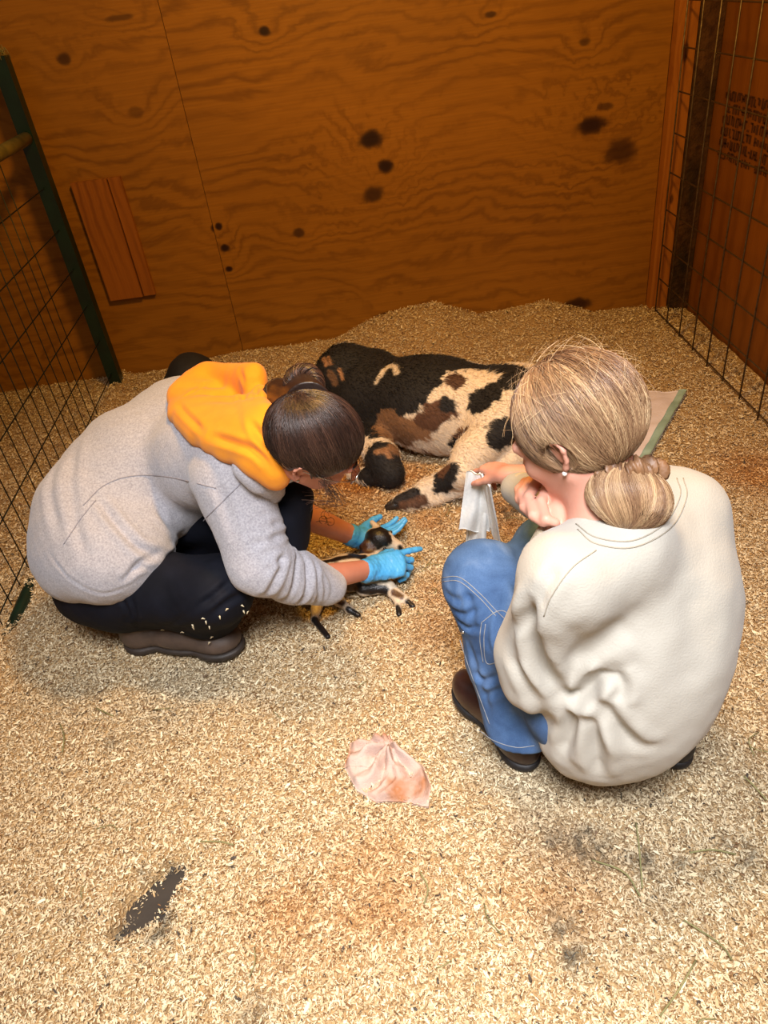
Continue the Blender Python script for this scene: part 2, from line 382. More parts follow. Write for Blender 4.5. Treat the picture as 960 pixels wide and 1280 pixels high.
def plywood(name, base, dark, axis='x', knots=(), freq=26, seed=0., wave=1.0):
    """veneer grain running along axis, rings swirling round the given knots (x, z, rx, rz, darkness)"""
    m, nt, b = nodes(name); tc = nt.nodes.new('ShaderNodeTexCoord').outputs['Object']
    sp = N(nt, 'ShaderNodeSeparateXYZ'); nt.links.new(tc, sp.inputs[0])
    A = sp.outputs['X'] if axis == 'x' else sp.outputs['Z']; C = sp.outputs['Z'] if axis == 'x' else sp.outputs['Y']
    if axis == 'zx': C = sp.outputs['X']
    cmb = N(nt, 'ShaderNodeCombineXYZ'); nt.links.new(math_(nt, 'MULTIPLY', A, .55), cmb.inputs[0]); nt.links.new(math_(nt, 'ADD', C, seed), cmb.inputs[1])
    n1 = noise(nt, 2.4, 5, cmb.outputs[0], 1.1, .55)
    big = math_(nt, 'MULTIPLY', n1, 11.0 * wave)
    kd = None; kg = None; kn = math_(nt, 'MULTIPLY_ADD', noise(nt, 26, 3), 1.6, .1)
    for kx, kz, rx, rz, dk in knots:
        dx = math_(nt, 'DIVIDE', math_(nt, 'SUBTRACT', A, kx), rx); dz = math_(nt, 'DIVIDE', math_(nt, 'SUBTRACT', C, kz), rz)
        d2 = math_(nt, 'MULTIPLY', math_(nt, 'ADD', math_(nt, 'MULTIPLY', dx, dx), math_(nt, 'MULTIPLY', dz, dz)), kn)
        g = math_(nt, 'EXPONENT', math_(nt, 'MULTIPLY', d2, -.06)); spot = math_(nt, 'MULTIPLY', math_(nt, 'EXPONENT', math_(nt, 'MULTIPLY', math_(nt, 'MULTIPLY', math_(nt, 'MULTIPLY', d2, d2), d2), -.6)), min(1.0, dk * 1.15))
        kg = g if kg is None else math_(nt, 'ADD', kg, g); kd = spot if kd is None else math_(nt, 'MAXIMUM', kd, spot)
    ph = math_(nt, 'ADD', math_(nt, 'MULTIPLY', C, freq), big)
    if kg is not None: ph = math_(nt, 'ADD', ph, math_(nt, 'MULTIPLY', kg, 3.2))
    s = math_(nt, 'SINE', math_(nt, 'MULTIPLY', ph, 3.0))
    s2 = math_(nt, 'MULTIPLY', math_(nt, 'POWER', math_(nt, 'MULTIPLY_ADD', s, .5, .5), 2.2), ramp(nt, noise(nt, 2.7, 3, cmb.outputs[0], 1.5), [(.32, (.25,) * 3), (.62, (1, 1, 1))]))
    cm2 = N(nt, 'ShaderNodeCombineXYZ'); nt.links.new(math_(nt, 'MULTIPLY', A, 5.0), cm2.inputs[0]); nt.links.new(math_(nt, 'MULTIPLY', C, 130.0), cm2.inputs[1])
    fine = noise(nt, 1.0, 3, cm2.outputs[0]); patch = noise(nt, 2.2, 4, cmb.outputs[0])
    c0 = ramp(nt, patch, [(.3, tuple(x * .9 for x in base)), (.7, tuple(min(1, x * 1.08) for x in base))])
    c1 = mixc(nt, math_(nt, 'MULTIPLY', s2, .52), c0, dark)
    c1 = mixc(nt, math_(nt, 'MULTIPLY', fine, .55), c1, dark)
    if kd is not None: c1 = mixc(nt, kd, c1, lin(40, 16, 8))
    nt.links.new(c1, b.inputs['Base Color']); b.inputs['Roughness'].default_value = .5; b.inputs['Specular IOR Level'].default_value = .3
    bump(nt, b, fine, .25, .002); return m

# ------------------------------------------------------------------ the room
YW = 3.40; XL = -2.6; XR = 1.475
def box_struct(name, lo, hi, m, label=None):
    lo = np.array(lo); hi = np.array(hi); o = MB().box((lo + hi) / 2, hi - lo).build(name, m, None, False)
    o['kind'] = 'structure'
    if label: o['label'] = label
    return o
def wallknots(px, ox, oz):
    out = []
    for x, y, rx, rz, dk in px:
        p = atY(x, y, YW); k = 913 / ((p - EYE) @ CZ); out.append((p[0] - ox, p[2] - oz, rx / k, rz / k, dk))
    return out
seam_top = atY(197, 0, YW); seam_bot = atY(302, 430, YW); XS = (seam_top[0] + seam_bot[0]) / 2
rc = (1.30)
# objects' origins: x centre, z minimum, used for the knot positions
cx1 = (XS + rc) / 2
k1 = wallknots([(463, 174, 14, 9, .9), (482, 208, 9, 7, .9), (466, 243, 12, 9, .75), (330, 39, 7, 5, .9), (373, 291, 7, 5, .7), (738, 157, 17, 9, .85),
                (776, 189, 18, 13, .7), (757, 133, 9, 4, .6), (730, 53, 6, 4, .6), (722, 380, 15, 7, .8), (484, 395, 11, 5, .9), (614, 18, 6, 3, .7), (273, 283, 4, 4, .9), (281, 310, 5, 4, .9), (286, 336, 4, 3, .9)], cx1, -.1)
cx0 = (XL + XS) / 2
k0 = wallknots([(80, 74, 8, 6, .7), (170, 140, 8, 6, .4), (270, 285, 6, 5, .9), (150, 22, 16, 3, .5)], cx0, -.1)
ORB = lin(160, 108, 32); ORD = lin(88, 50, 8)
w_back = box_struct('wall_back', (XS + .0012, YW, -.1), (rc, YW + .018, 2.6), plywood('plywood_main', ORB, ORD, 'x', k1, freq=34, seed=6.1))
w_left = box_struct('wall_back_left', (XL, YW, -.1), (XS - .0012, YW + .018, 2.6), plywood('plywood_left', ORB, ORD, 'x', k0, freq=30, seed=3.3, wave=1.2))
w_fr = box_struct('wall_frame_backing', (XL, YW + .03, -.1), (XR + .1, YW + .12, 2.6), plain('dark_gap', lin(30, 16, 8), None, 10, .9))
side_ply = plywood('plywood_side', lin(146, 90, 34), lin(92, 48, 12), 'z', ((1.0, .3, .02, .012, .7),), 20, 5.1, .5)
w_right = box_struct('wall_right', (XR, -.3, -.1), (XR + .02, YW, 2.6), side_ply)
w_lft = box_struct('wall_left', (XL - .02, -.3, -.1), (XL, YW, 2.6), side_ply)
stud_m = plywood('pine_stud', lin(176, 112, 44), lin(116, 60, 18), 'zx', ((1.15, .0, .03, .012, .7), (.6, .01, .02, .008, .6)), 60, 8.2, .35)
box_struct('trim_1', (rc + .002, YW - .05, -.1), (rc + .082, YW, 2.6), stud_m, 'pale pine stud in the back right corner')
bark_m = plain('dark_rough_post', lin(84, 50, 18), lin(26, 13, 4), 14, .9, .9, 30, .02, stretch=(1, 1, .3))
box_struct('trim_2', (rc + .086, YW - .08, -.1), (XR - .003, YW, 2.6), bark_m, 'dark rough post beside the pine stud')
# batten nailed on the left sheet
pb = MB()
c_ = [atY(92, 228, YW), atY(152, 219, YW), atY(193, 362, YW), atY(140, 378, YW)]
hw = (c_[1][0] - c_[0][0] + c_[2][0] - c_[3][0]) / 4; xm = (c_[0][0] + c_[1][0] + c_[2][0] + c_[3][0]) / 4
zb = (c_[2][2] + c_[3][2]) / 2; zt = (c_[0][2] + c_[1][2]) / 2
for x0, x1, y0 in ((-hw, hw * .45, .030), (hw * .5, hw, .022)):
    pb.box((xm + (x0 + x1) / 2, YW - y0 / 2, (zb + zt) / 2), (x1 - x0, y0, zt - zb))
bo = pb.build('wooden_batten', plywood('batten_pine', lin(160, 98, 34), lin(96, 48, 10), 'zx', (), 55, 2.2, .5), None, False)
tag(bo, 'short upright wooden board nailed to the left plywood sheet', 'board')
# grade stamp printed on the right wall (unreadable rows of dark print)
sm = MB(); rs = random.Random(4); S0 = atX(908, 118, XR - .0015); S1 = atX(958, 150, XR - .0015)
for row in range(6):
    y = 0
    while y < .42:
        ww = rs.uniform(.006, .016); hh = rs.uniform(.018, .034)
        if rs.random() < .85: sm.box(S0 + V(0, -y, -row * .042 + rs.uniform(-.003, .003)), (.001, ww, hh))
        if rs.random() < .6: sm.box(S0 + V(0, -y - .008, -row * .042 + rs.choice((-.014, 0, .014))), (.001, .018, .006))
        y += ww + .008
w_stamp = sm.build('printed_stamp', plain('faded_black_print', lin(58, 26, 10), lin(84, 42, 16), 60, .8), None, False); w_stamp['kind'] = 'structure'
# floor under the bedding
box_struct('floor', (XL, -.3, -.1), (XR, YW, -.030), mat_floor)

# ------------------------------------------------------------------ bedding
prof_px = [(-1.9, 0.0), (-1.4, .0)] + [(float(atY(x, y, YW)[0]), float(atY(x, y, YW)[2])) for x, y in
          [(200, 462), (300, 438), (370, 430), (420, 422), (470, 393), (540, 376), (600, 392), (680, 373), (740, 390), (810, 380)]] + [(1.5, .0)]
px_, pz_ = map(np.array, zip(*prof_px))
holes = [(188, 1120, .062, .034, 50), (168, 1150, .03, .016, 40), (210, 1096, .035, .018, 60), (200, 1140, .016, .012, 0), (146, 1166, .014, .01, 20), (212, 1090, .016, .012, 60), (172, 1128, .03, .02, 10)]
HP = [(at(x, y, 0), a, b_, an) for x, y, a, b_, an in holes]
def height(x, y):
    P = np.stack([x, y, np.zeros_like(x)], 1)
    bank = np.interp(x, px_, np.maximum(pz_, .0)) * np.exp(-((YW - y) / .34) ** 2)
    gt = at(148, 482, 0); ge = at(14, 792, 0); gv = (ge - gt)[:2]; gv /= np.linalg.norm(gv); dx = x - gt[0]; dy = y - gt[1]; al = dx * gv[0] + dy * gv[1]; ac = -dx * gv[1] + dy * gv[0]
    bare = at(30, 762, 0); ab = (bare[:2] - gt[:2]) @ gv
    rail = .034 * np.exp(-(ac / .05) ** 2) * (1 - .95 * np.exp(-((al - ab) / .10) ** 2)) * (al > -.1)
    h = bank + rail + .008 * vnoise(P, 2.3, 3) + .004 * vnoise(P, 9, 5) + .002 * vnoise(P, 30, 6)
    h = h + np.clip((.7 - y), 0, 1) * .0
    for c0, a, b_, an in HP:
        t = math.radians(an); dx = x - c0[0]; dy = y - c0[1]; u = dx * math.cos(t) + dy * math.sin(t); v = -dx * math.sin(t) + dy * math.cos(t)
        h = h - .085 * np.exp(-np.clip((u / a) ** 2 + (v / b_) ** 2 + .8 * vnoise(P, 24, 9, 3), 0, 9) ** 2)
    return h
def wear_shade(x, y):
    """painted shade near the people (grey), damp (orange) weights in world coordinates"""
    P = np.stack([x, y, np.zeros_like(x)], 1); n = .5 + .5 * vnoise(P, 6, 21)
    g = np.zeros_like(x); o = np.zeros_like(x); k = np.zeros_like(x)
    for px, py, r, a in ((225, 850, .16, .7), (110, 860, .12, .35), (690, 975, .16, .6), (790, 1000, .2, .5), (860, 960, .2, .35), (480, 660, .1, .2)):  # grey cast of the shade round the people, put into the bedding colour
        c0 = at(px, py, 0); g = np.maximum(g, a * np.exp(-((x - c0[0]) ** 2 + (y - c0[1]) ** 2) / r ** 2) * (.5 + n))
    for px, py, r, a in ((440, 600, .2, .85), (500, 600, .12, .6), (535, 655, .07, .6), (545, 740, .06, .6), (540, 790, .07, .35), (470, 1110, .14, .5), (620, 640, .12, .6), (640, 660, .08, .5), (950, 590, .15, .6), (360, 1150, .1, .4), (540, 620, .1, .5), (700, 1100, .12, .4)):
        c0 = at(px, py, 0); o = np.maximum(o, a * np.exp(-((x - c0[0]) ** 2 + (y - c0[1]) ** 2) / r ** 2) * (.4 + n))
    for px, py, r, a in ((740, 1060, .05, .6), (800, 1070, .04, .6), (860, 1080, .035, .6), (925, 1070, .035, .9), (715, 1200, .025, .8), (700, 1160, .03, .5), (160, 1150, .03, .5), (90, 1150, .02, .3), (320, 1270, .03, .7), (140, 930, .02, .4), (640, 640, .06, .7), (560, 625, .04, .4), (200, 1170, .025, .6), (820, 1110, .05, .35), (168, 1152, .022, 1), (150, 1164, .016, 1), (208, 1150, .018, 1), (214, 1088, .018, 1), (180, 1090, .014, .7), (890, 1080, .04, .6), (700, 1055, .03, .6)):
        c0 = at(px, py, 0); k = np.maximum(k, a * np.exp(-((x - c0[0]) ** 2 + (y - c0[1]) ** 2) / r ** 2) * (.3 + n))
    k = k * (.2 + 2.2 * np.clip(.5 + .6 * vnoise(P, 26, 44), 0, 1)); return np.clip(g, 0, 1), np.clip(o * 1.2, 0, 1), np.clip(k, 0, 1)
gx = np.arange(XL + .006, XR - .004, .02); gy = np.concatenate([np.arange(-.25, 1.4, .012), np.arange(1.4, YW - .004, .02), [YW - .003]])
GX, GY = np.meshgrid(gx, gy, indexing='ij'); hx = height(GX.ravel(), GY.ravel()); g, o_, k_ = wear_shade(GX.ravel(), GY.ravel())
base = np.array(lin(190, 158, 112)) * np.ones((len(hx), 3))
def wear_shade_mix(c, g, o, k):
    c = c * (1 - g[:, None]) + g[:, None] * np.array(lin(158, 148, 126)) * (c.mean(1) / .38)[:, None]
    c = c * (1 - o[:, None]) + o[:, None] * c * np.array([.74, .42, .15])
    return c * (1 - k[:, None] * .8) + k[:, None] * .8 * np.array(lin(70, 66, 56))
nx, ny = GX.shape; I = np.arange(nx * ny).reshape(nx, ny)
q = np.stack([I[:-1, :-1], I[1:, :-1], I[1:, 1:], I[:-1, 1:]], -1).reshape(-1, 4)
bed_m, nt, b = nodes('packed_shavings'); a = N(nt, 'ShaderNodeAttribute', attribute_name='Col')
f = noise(nt, 120, 5, None, 1.2); f2 = noise(nt, 330, 4)
c = mixc(nt, 1.0, a.outputs['Color'], ramp(nt, f, [(.3, (.42, .36, .3)), (.5, (.85, .82, .78)), (.7, (1.2, 1.18, 1.1))]), 'MULTIPLY')
nt.links.new(c, b.inputs['Base Color']); b.inputs['Roughness'].default_value = .9; bump(nt, b, f, .8, .012)
bed = mk('shavings_bed', np.stack([GX.ravel(), GY.ravel(), hx - .004], 1), q, bed_m, None, True, col=wear_shade_mix(base, g, o_, k_))
tag(bed, 'packed layer of pale wood shavings covering the stall floor', 'bedding', kind='stuff')
def chips(name, n, seed, size, label, region, m):
    r = np.random.default_rng(seed); (x0, x1), (y0, y1), p = region
    x = r.uniform(x0, x1, n * 3); y = y0 + (y1 - y0) * r.uniform(0, 1, n * 3) ** p
    # only where the frame can see
    P = np.stack([x, y, np.full_like(x, .05)], 1) - EYE; zc = P @ CZ; u = (P @ CX) / zc * FP + 480; v = (P @ CY) / zc * FP + 640
    keep = (zc > .1) & (u > -260) & (u < 1220) & (v < 1400) & (v > 300)
    for c0, a, b_, an in HP:
        t = math.radians(an); dx = x - c0[0]; dy = y - c0[1]; uu = dx * math.cos(t) + dy * math.sin(t); vv = -dx * math.sin(t) + dy * math.cos(t)
        keep &= ((uu / a) ** 2 + (vv / b_) ** 2 + .5 * vnoise(np.stack([x, y, x * 0], 1), 28, 9, 2) > r.uniform(.25, 1.7, len(x)) ** 1.3) | (r.random(len(x)) < .05)
    x = x[keep][:n]; y = y[keep][:n]; n = len(x)
    z = np.maximum(height(x, y), -.029) + r.uniform(-.001, .007, n)
    L = np.minimum(r.lognormal(math.log(size), .42, n), size * 2.6); W = L * r.uniform(.16, .42, n); curl = r.uniform(-1.2, 2.2, n)
    th = r.uniform(0, 6.283, n); tilt = r.normal(0, .38, n); roll = r.normal(0, .5, n)
    K = 4; s = np.linspace(-.5, .5, K); vs = np.empty((n, K, 2, 3))
    ang = curl[:, None] * s[None] * 1.6; lx = L[:, None] * np.where(np.abs(curl)[:, None] > .05, np.sin(ang) / (curl[:, None] * 1.6 + 1e-9), s[None]); lz = -L[:, None] * (1 - np.cos(ang)) / (curl[:, None] * 1.6 + 1e-9)
    for j, sd in enumerate((-.5, .5)):
        wy = W[:, None] * sd * (1 - .5 * np.abs(s * 2)[None] ** 2); xx = lx; yy = wy * np.cos(roll)[:, None]; zz = lz + wy * np.sin(roll)[:, None]
        X2 = xx * np.cos(tilt)[:, None] - zz * np.sin(tilt)[:, None]; Z2 = xx * np.sin(tilt)[:, None] + zz * np.cos(tilt)[:, None]
        vs[:, :, j, 0] = x[:, None] + X2 * np.cos(th)[:, None] - yy * np.sin(th)[:, None]
        vs[:, :, j, 1] = y[:, None] + X2 * np.sin(th)[:, None] + yy * np.cos(th)[:, None]
        vs[:, :, j, 2] = z[:, None] + Z2
    base_i = (np.arange(n) * K * 2)[:, None]; i = np.arange(K - 1)[None] * 2
    q = np.stack([base_i + i, base_i + i + 1, base_i + i + 3, base_i + i + 2], -1).reshape(-1, 4)
    t = r.uniform(0, 1, n)[:, None]; c = np.array(lin(176, 144, 98)) * (1 - t) + np.array(lin(238, 223, 188)) * t
    dk = r.random(n) < .05; c[dk] = np.array(lin(120, 84, 48)); dk = r.random(n) < .02; c[dk] = np.array(lin(64, 54, 44))
    g, o, k = wear_shade(x, y); c = wear_shade_mix(c, g, o, k)
    vs[..., 1] = np.minimum(vs[..., 1], YW - .002)
    ob = mk(name, vs.reshape(-1, 3), q, m, None, False, col=np.repeat(c, K * 2, 0))
    return tag(ob, label, 'wood shavings', kind='stuff')
chip_m, nt, b = nodes('wood_shaving'); a = N(nt, 'ShaderNodeAttribute', attribute_name='Col'); nt.links.new(a.outputs['Color'], b.inputs['Base Color']); b.inputs['Roughness'].default_value = .75
CH = 1.0
chips('wood_shavings', int(400000 * CH), 1, .0062, 'loose pale wood shavings strewn over the near half of the stall', ((-1.6, 1.46), (.28, 1.9), 1.2), chip_m)
chips('wood_shavings', int(200000 * CH), 2, .0078, 'loose amber wood shavings heaped towards the back wall', ((-2.4, XR - .02), (1.9, YW - .01), 1.0), chip_m)
# hay stems and dark droppings
hs = MB(); rr = np.random.default_rng(5)
hp = [[(535 + 260, 1028), (799, 1060), (803, 1110)], [(862, 1066), (890, 1062), (920, 1068)], [(75, 905), (80, 920), (78, 940)], [(930, 970), (945, 985), (958, 1000)],
      [(250, 1052), (275, 1052), (292, 1056)], [(825, 1270), (850, 1235), (870, 1200)], [(855, 1150), (900, 1180), (915, 1200)], [(740, 1075), (780, 1090), (800, 1120)], [(120, 885), (135, 892), (142, 895)], [(525, 1090), (535, 1110), (530, 1130)]]
for P in hp: hs.tube(spline([at(x, y, .012) for x, y in P], 8), .0016, 5)
for i in range(60):
    x, y = rr.uniform(-.8, .9), rr.uniform(.45, 2.6); a = rr.uniform(0, 6.28); L = rr.uniform(.02, .07); c0 = V(x, y, .008)
    hs.tube(spline([c0, c0 + V(math.cos(a), math.sin(a), .1) * L * .5 + V(rr.uniform(-.01, .01), 0, .004), c0 + V(math.cos(a + .3), math.sin(a + .3), 0) * L], 6), .0011, 4)
tag(hs.build('hay_stems', hay_m), 'thin greenish hay stems scattered over the shavings', 'hay', kind='stuff')

# ------------------------------------------------------------------ green gate at the left
gate = empty('metal_gate', (-1.47, 2.2, 0), 'dark green metal gate with square wire infill along the left side', 'gate')
gA = at(148, 482, .0); gB = at(14, 792, 0.0); gd = (gB - gA); gd[2] = 0; gd /= np.linalg.norm(gd); gL = 3.6
RG = np.stack([gd, np.cross(V(0, 0, 1), gd), V(0, 0, 1)], 1)
top = None
MB().box(gA + V(0, 0, .66), (.06, .055, 1.40), RG).build('post', green, gate, False)
zr = 1.05
for zt_ in np.arange(.6, 1.4, .005):
    p = gA + V(0, 0, zt_) - EYE; v_ = (p @ CY) / (p @ CZ) * FP + 640
    if v_ < 172: zr = zt_; break
MB().tube([gA + gd * s_ + V(0, 0, zr) for s_ in np.linspace(-.005, gL, 12)], .024, 12).build('top_rail', olive, gate)
MB().tube([gA + gd * s_ + V(0, 0, .004) for s_ in np.linspace(.0, gL, 40)], .021, 12).build('bottom_rail', green, gate)
mw = MB(); gn = np.cross(gd, V(0, 0, 1))
def gs(x, y):
    r_ = ray(x, y); t_ = ((gA - EYE) @ gn) / (r_ @ gn); return (EYE + r_ * t_ - gA) @ gd
SPC = (gs(13, 509) - gs(118, 509)) / 8
for s_ in np.arange(gs(118, 509), gL, SPC): mw.tube([gA + gd * s_ + V(0, 0, .05), gA + gd * s_ + V(0, 0, zr)], .0019, 6)
for z_ in np.arange(.075, zr, .165): mw.tube([gA + V(0, 0, z_) + np.cross(gd, V(0, 0, 1)) * .004, gA + gd * gL + V(0, 0, z_) + np.cross(gd, V(0, 0, 1)) * .004], .0024, 6)
mw.build('wire_mesh', wire_dark, gate)
# hay tuft caught on the post top
tf = MB()
for i in range(40):
    a = rr.uniform(0, 6.28); c0 = gA + V(0, 0, 1.36) + rr.normal(0, .012, 3); tf.tube(spline([c0, c0 + V(math.cos(a) * .02, math.sin(a) * .02, rr.uniform(-.01, .03)), c0 + V(math.cos(a) * .03, math.sin(a) * .03, rr.uniform(-.02, .03))], 5), .001, 4)
tag(tf.build('straw_tuft', hay_m), 'tuft of dry straw caught on top of the green gate post', 'straw')

# ------------------------------------------------------------------ wire panel at the right
wp = MB(); XM = 1.312; YA, YB = 3.30, .0
for i, y in enumerate(np.arange(YA, YB, -.149)): wp.tube([V(XM, y, -.01), V(XM, y, 1.75)], .0032, 6)
for z_ in np.arange(.015, 1.7, .152): wp.tube([V(XM + .0045, YA + .01, z_), V(XM + .0045, YB, z_)], .0030, 6)
tag(wp.build('wire_panel', wire_gal), 'rusty square wire stock panel standing before the right wall', 'wire panel')

# ------------------------------------------------------------------ hands, heads
def hand(sd, wrist, d, nrm, side, curls, spread=(.10, .03, -.04, -.11), sc=1.0, thumb=(.55, .3, .35), gr=1.0, k=.007):
    """d finger direction, nrm back-of-hand normal, side +1: thumb towards cross(d, nrm)"""
    d = d / np.linalg.norm(d); nrm = nrm - d * (nrm @ d); nrm /= np.linalg.norm(nrm); x = np.cross(d, nrm) * side
    J = {}
    lens = [(.040, .024, .019), (.045, .028, .020), (.041, .026, .020), (.032, .020, .018)]; rad = [.0088, .009, .0086, .0076]
    kn = [(.030, .088), (.010, .092), (-.010, .088), (-.028, .080)]
    pp = lambda a, b_, c: wrist + (x * a + d * b_ + nrm * c) * sc
    for i in range(4):
        a, b_ = kn[i]; K_ = pp(a, b_, .004 if i in (1, 2) else 0)
        sd.cone(pp(a * .62, .008, 0), K_, .0165 * sc * gr, .0125 * sc * gr, .014 * sc)
        cur = curls[i] if isinstance(curls[i], (tuple, list)) else (curls[i],) * 3
        dirv = d * math.cos(spread[i]) + x * math.sin(spread[i]); an = 0; P = K_
        for j in range(3):
            an += cur[j]; v_ = dirv * math.cos(an) - nrm * math.sin(an); Q = P + v_ * lens[i][j] * sc
            sd.cone(P, Q, rad[i] * sc * gr * (1 - .06 * j), rad[i] * sc * gr * (.93 - .08 * j), .0035 if j or True else k); P = Q
        J[i] = P
    sd.cone(pp(-.016, .02, -.006), pp(-.02, .06, -.008), .015 * sc * gr, .014 * sc * gr, .012)
    T0 = pp(.020, .018, -.006); a0, a1, a2 = thumb
    t1 = x * math.cos(a0) * .9 + d * math.sin(a0) - nrm * .35; t1 /= np.linalg.norm(t1); T1 = T0 + t1 * .040 * sc
    t2 = t1 * math.cos(a1) + d * math.sin(a1) - nrm * .15; t2 /= np.linalg.norm(t2); T2 = T1 + t2 * .032 * sc
    t3 = t2 * math.cos(a2) + d * math.sin(a2) * .8 - x * math.sin(a2) * .6; t3 /= np.linalg.norm(t3); T3 = T2 + t3 * .024 * sc
    sd.cone(T0, T1, .015 * sc * gr, .0115 * sc * gr, .012 * sc); sd.cone(T1, T2, .0108 * sc * gr, .0098 * sc * gr, .004); sd.cone(T2, T3, .0098 * sc * gr, .0082 * sc * gr, .004)
    J['t'] = T3; return J
def head(sd, F, s=1.0):
    p = lambda a, b_, c: F.p(a * s, b_ * s, c * s)
    sd.ell(p(-.012, 0, .02), V(.092, .072, .082) * s, F.R, .02); sd.ell(p(.035, 0, -.035), V(.055, .056, .070) * s, F.R, .03)
    sd.ell(p(.058, 0, -.088), V(.024, .024, .018) * s, F.R, .03)                     # chin
    for y in (-1, 1):
        sd.cone(p(-.005, y * .055, -.045), p(.05, y * .022, -.088), .016 * s, .014 * s, .02)   # jaw line
        sd.ell(p(.062, y * .036, -.028), V(.02, .02, .016) * s, F.R, .02)              # cheek
        sd.ell(p(.088, y * .031, .004), V(.018, .019, .013) * s, F.R, .012, sub=True)  # eye socket
        sd.ell(p(.070, y * .031, .003), V(.0175, .016, .0125) * s, F.R, .004)          # eyelid
        sd.cone(p(.078, y * .045, .017), p(.086, y * .014, .019), .008 * s, .008 * s, .012)   # brow
        # ear: rim, lobe, bowl
        E = [p(-.008, y * .071, .004), p(-.018, y * .081, .020), p(-.032, y * .087, .018), p(-.037, y * .087, .002), p(-.031, y * .084, -.016), p(-.020, y * .079, -.028), p(-.012, y * .074, -.032)]
        sd.chain(E, [.0045 * s] * 4 + [.0042 * s, .0055 * s, .005 * s], .003); sd.ell(p(-.020, y * .072, -.002), V(.014, .006, .022) * s, F.R, .004)
    sd.cone(p(.084, 0, .008), p(.106, 0, -.028), .0075 * s, .0105 * s, .008); sd.ell(p(.094, .009 * s, -.031), V(.009, .007, .007) * s, F.R, .005); sd.ell(p(.094, -.009, -.031), V(.009, .007, .007) * s, F.R, .005)
    sd.ell(p(.083, 0, -.055), V(.012, .022, .0055) * s, F.R, .004); sd.ell(p(.081, 0, -.064), V(.012, .019, .0065) * s, F.R, .004)
def face_parts(F, par, s=1.0):
    for y in (-1, 1):
        MB().ball(F.p(.074 * s, y * .031 * s, .003 * s), .0125 * s, 14).build('eyeball', eye_w, par)
        MB().ball(F.p(.0858 * s, y * .031 * s, .002 * s), .0042 * s, 10).build('iris', eye_d, par)
        MB().tube(spline([F.p(.082, y * .046, .020), F.p(.091, y * .032, .024), F.p(.093, y * .016, .021)], 8), [.001, .002, .0026, .0028, .0028, .0027, .0024, .0018], 6).build('eyebrow', hair_br, par)
    MB().ball(F.p(.0925 * s, 0, -.0595 * s), .0052, 10, F.R * V(.5, 3.0, .7)).build('lips', lipm, par)
def body_mesh(sd, name, m, par, sm=1, fl=None, disp=None):
    v, q = sd.nets(); v = smooth(v, q, sm, .5)
    if disp: v = v + normals(v, q) * (disp[0] * vnoise(v, disp[1], 31, 3))[:, None]
    B = bvh(v, q)
    if fl: v = folds(v, q, B, fl); v = smooth(v, q, 1, .35); B = bvh(v, q)
    o = mk(name, v, q, m, par); return o, v, q, B
def seams(B, lines, name, m, par, r=.0012, off=.0006):
    b_ = MB()
    for P in lines:
        Q = spline([V(*p, 0) for p in P], max(16, 9 * len(P))); W3 = np.array([pick(B, p[0], p[1], off) for p in Q])
        jump = np.linalg.norm(np.diff(W3, axis=0), axis=1); ok = [0] + [i + 1 for i in range(len(jump)) if jump[i] < 5 * np.median(jump) + .004]
        b_.tube(W3[ok], r, 5)
    return b_.build(name, m, par)
def slab(sd, B, poly, r, step, off=0., k=.02):
    """a layer of cloth lying on a surface inside a pixel outline"""
    poly = np.array(poly, float); x0, y0 = poly.min(0); x1, y1 = poly.max(0)
    pts = []
    for x in np.arange(x0, x1, step):
        for y in np.arange(y0, y1, step):
            ins = False; j = len(poly) - 1
            for i in range(len(poly)):
                if (poly[i, 1] > y) != (poly[j, 1] > y) and x < (poly[j, 0] - poly[i, 0]) * (y - poly[i, 1]) / (poly[j, 1] - poly[i, 1]) + poly[i, 0]: ins = not ins
                j = i
            if ins: pts.append((x, y))
    hit = []; miss = []
    for x, y in pts:
        d = Vector(ray(x, y)).normalized(); h, n, _, _ = B.ray_cast(Vector(EYE), d)
        (miss if h is None else hit).append((x, y, None if h is None else (h - Vector(EYE)).length))
    A = np.array(hit)
    for x, y, t in hit + miss:
        w_ = 1 / ((A[:, 0] - x) ** 2 + (A[:, 1] - y) ** 2 + 60) ** 1.5; t = (A[:, 2] * w_).sum() / w_.sum()
        d = ray(x, y); d = d / np.linalg.norm(d); c0 = EYE + d * (t - off); sd.cone(c0, c0 + V(.001, 0, 0), r, r, k)
    return sd
def push_off(P, F, pts):
    """strands that would cross the ear bend round it"""
    for c_, r_ in pts:
        C = F.p(*c_); d = P - C; L = np.linalg.norm(d, axis=2); up = F.u * 1.0 - F.f * .15
        w_ = np.clip(1 - L / r_, 0, 1)[..., None]; d2 = d + up * r_ * 1.6 * w_; L2 = np.linalg.norm(d2, axis=2)[..., None] + 1e-9
        P = np.where(w_ > 0, C + d2 / L2 * np.maximum(L2, r_), P)
    return P
def clear_of(P, F, pts):
    m = np.ones(len(P), bool)
    for c_, r_ in pts: m &= (np.linalg.norm(P - F.p(*c_), axis=2).min(1) > r_)
    return P[m]
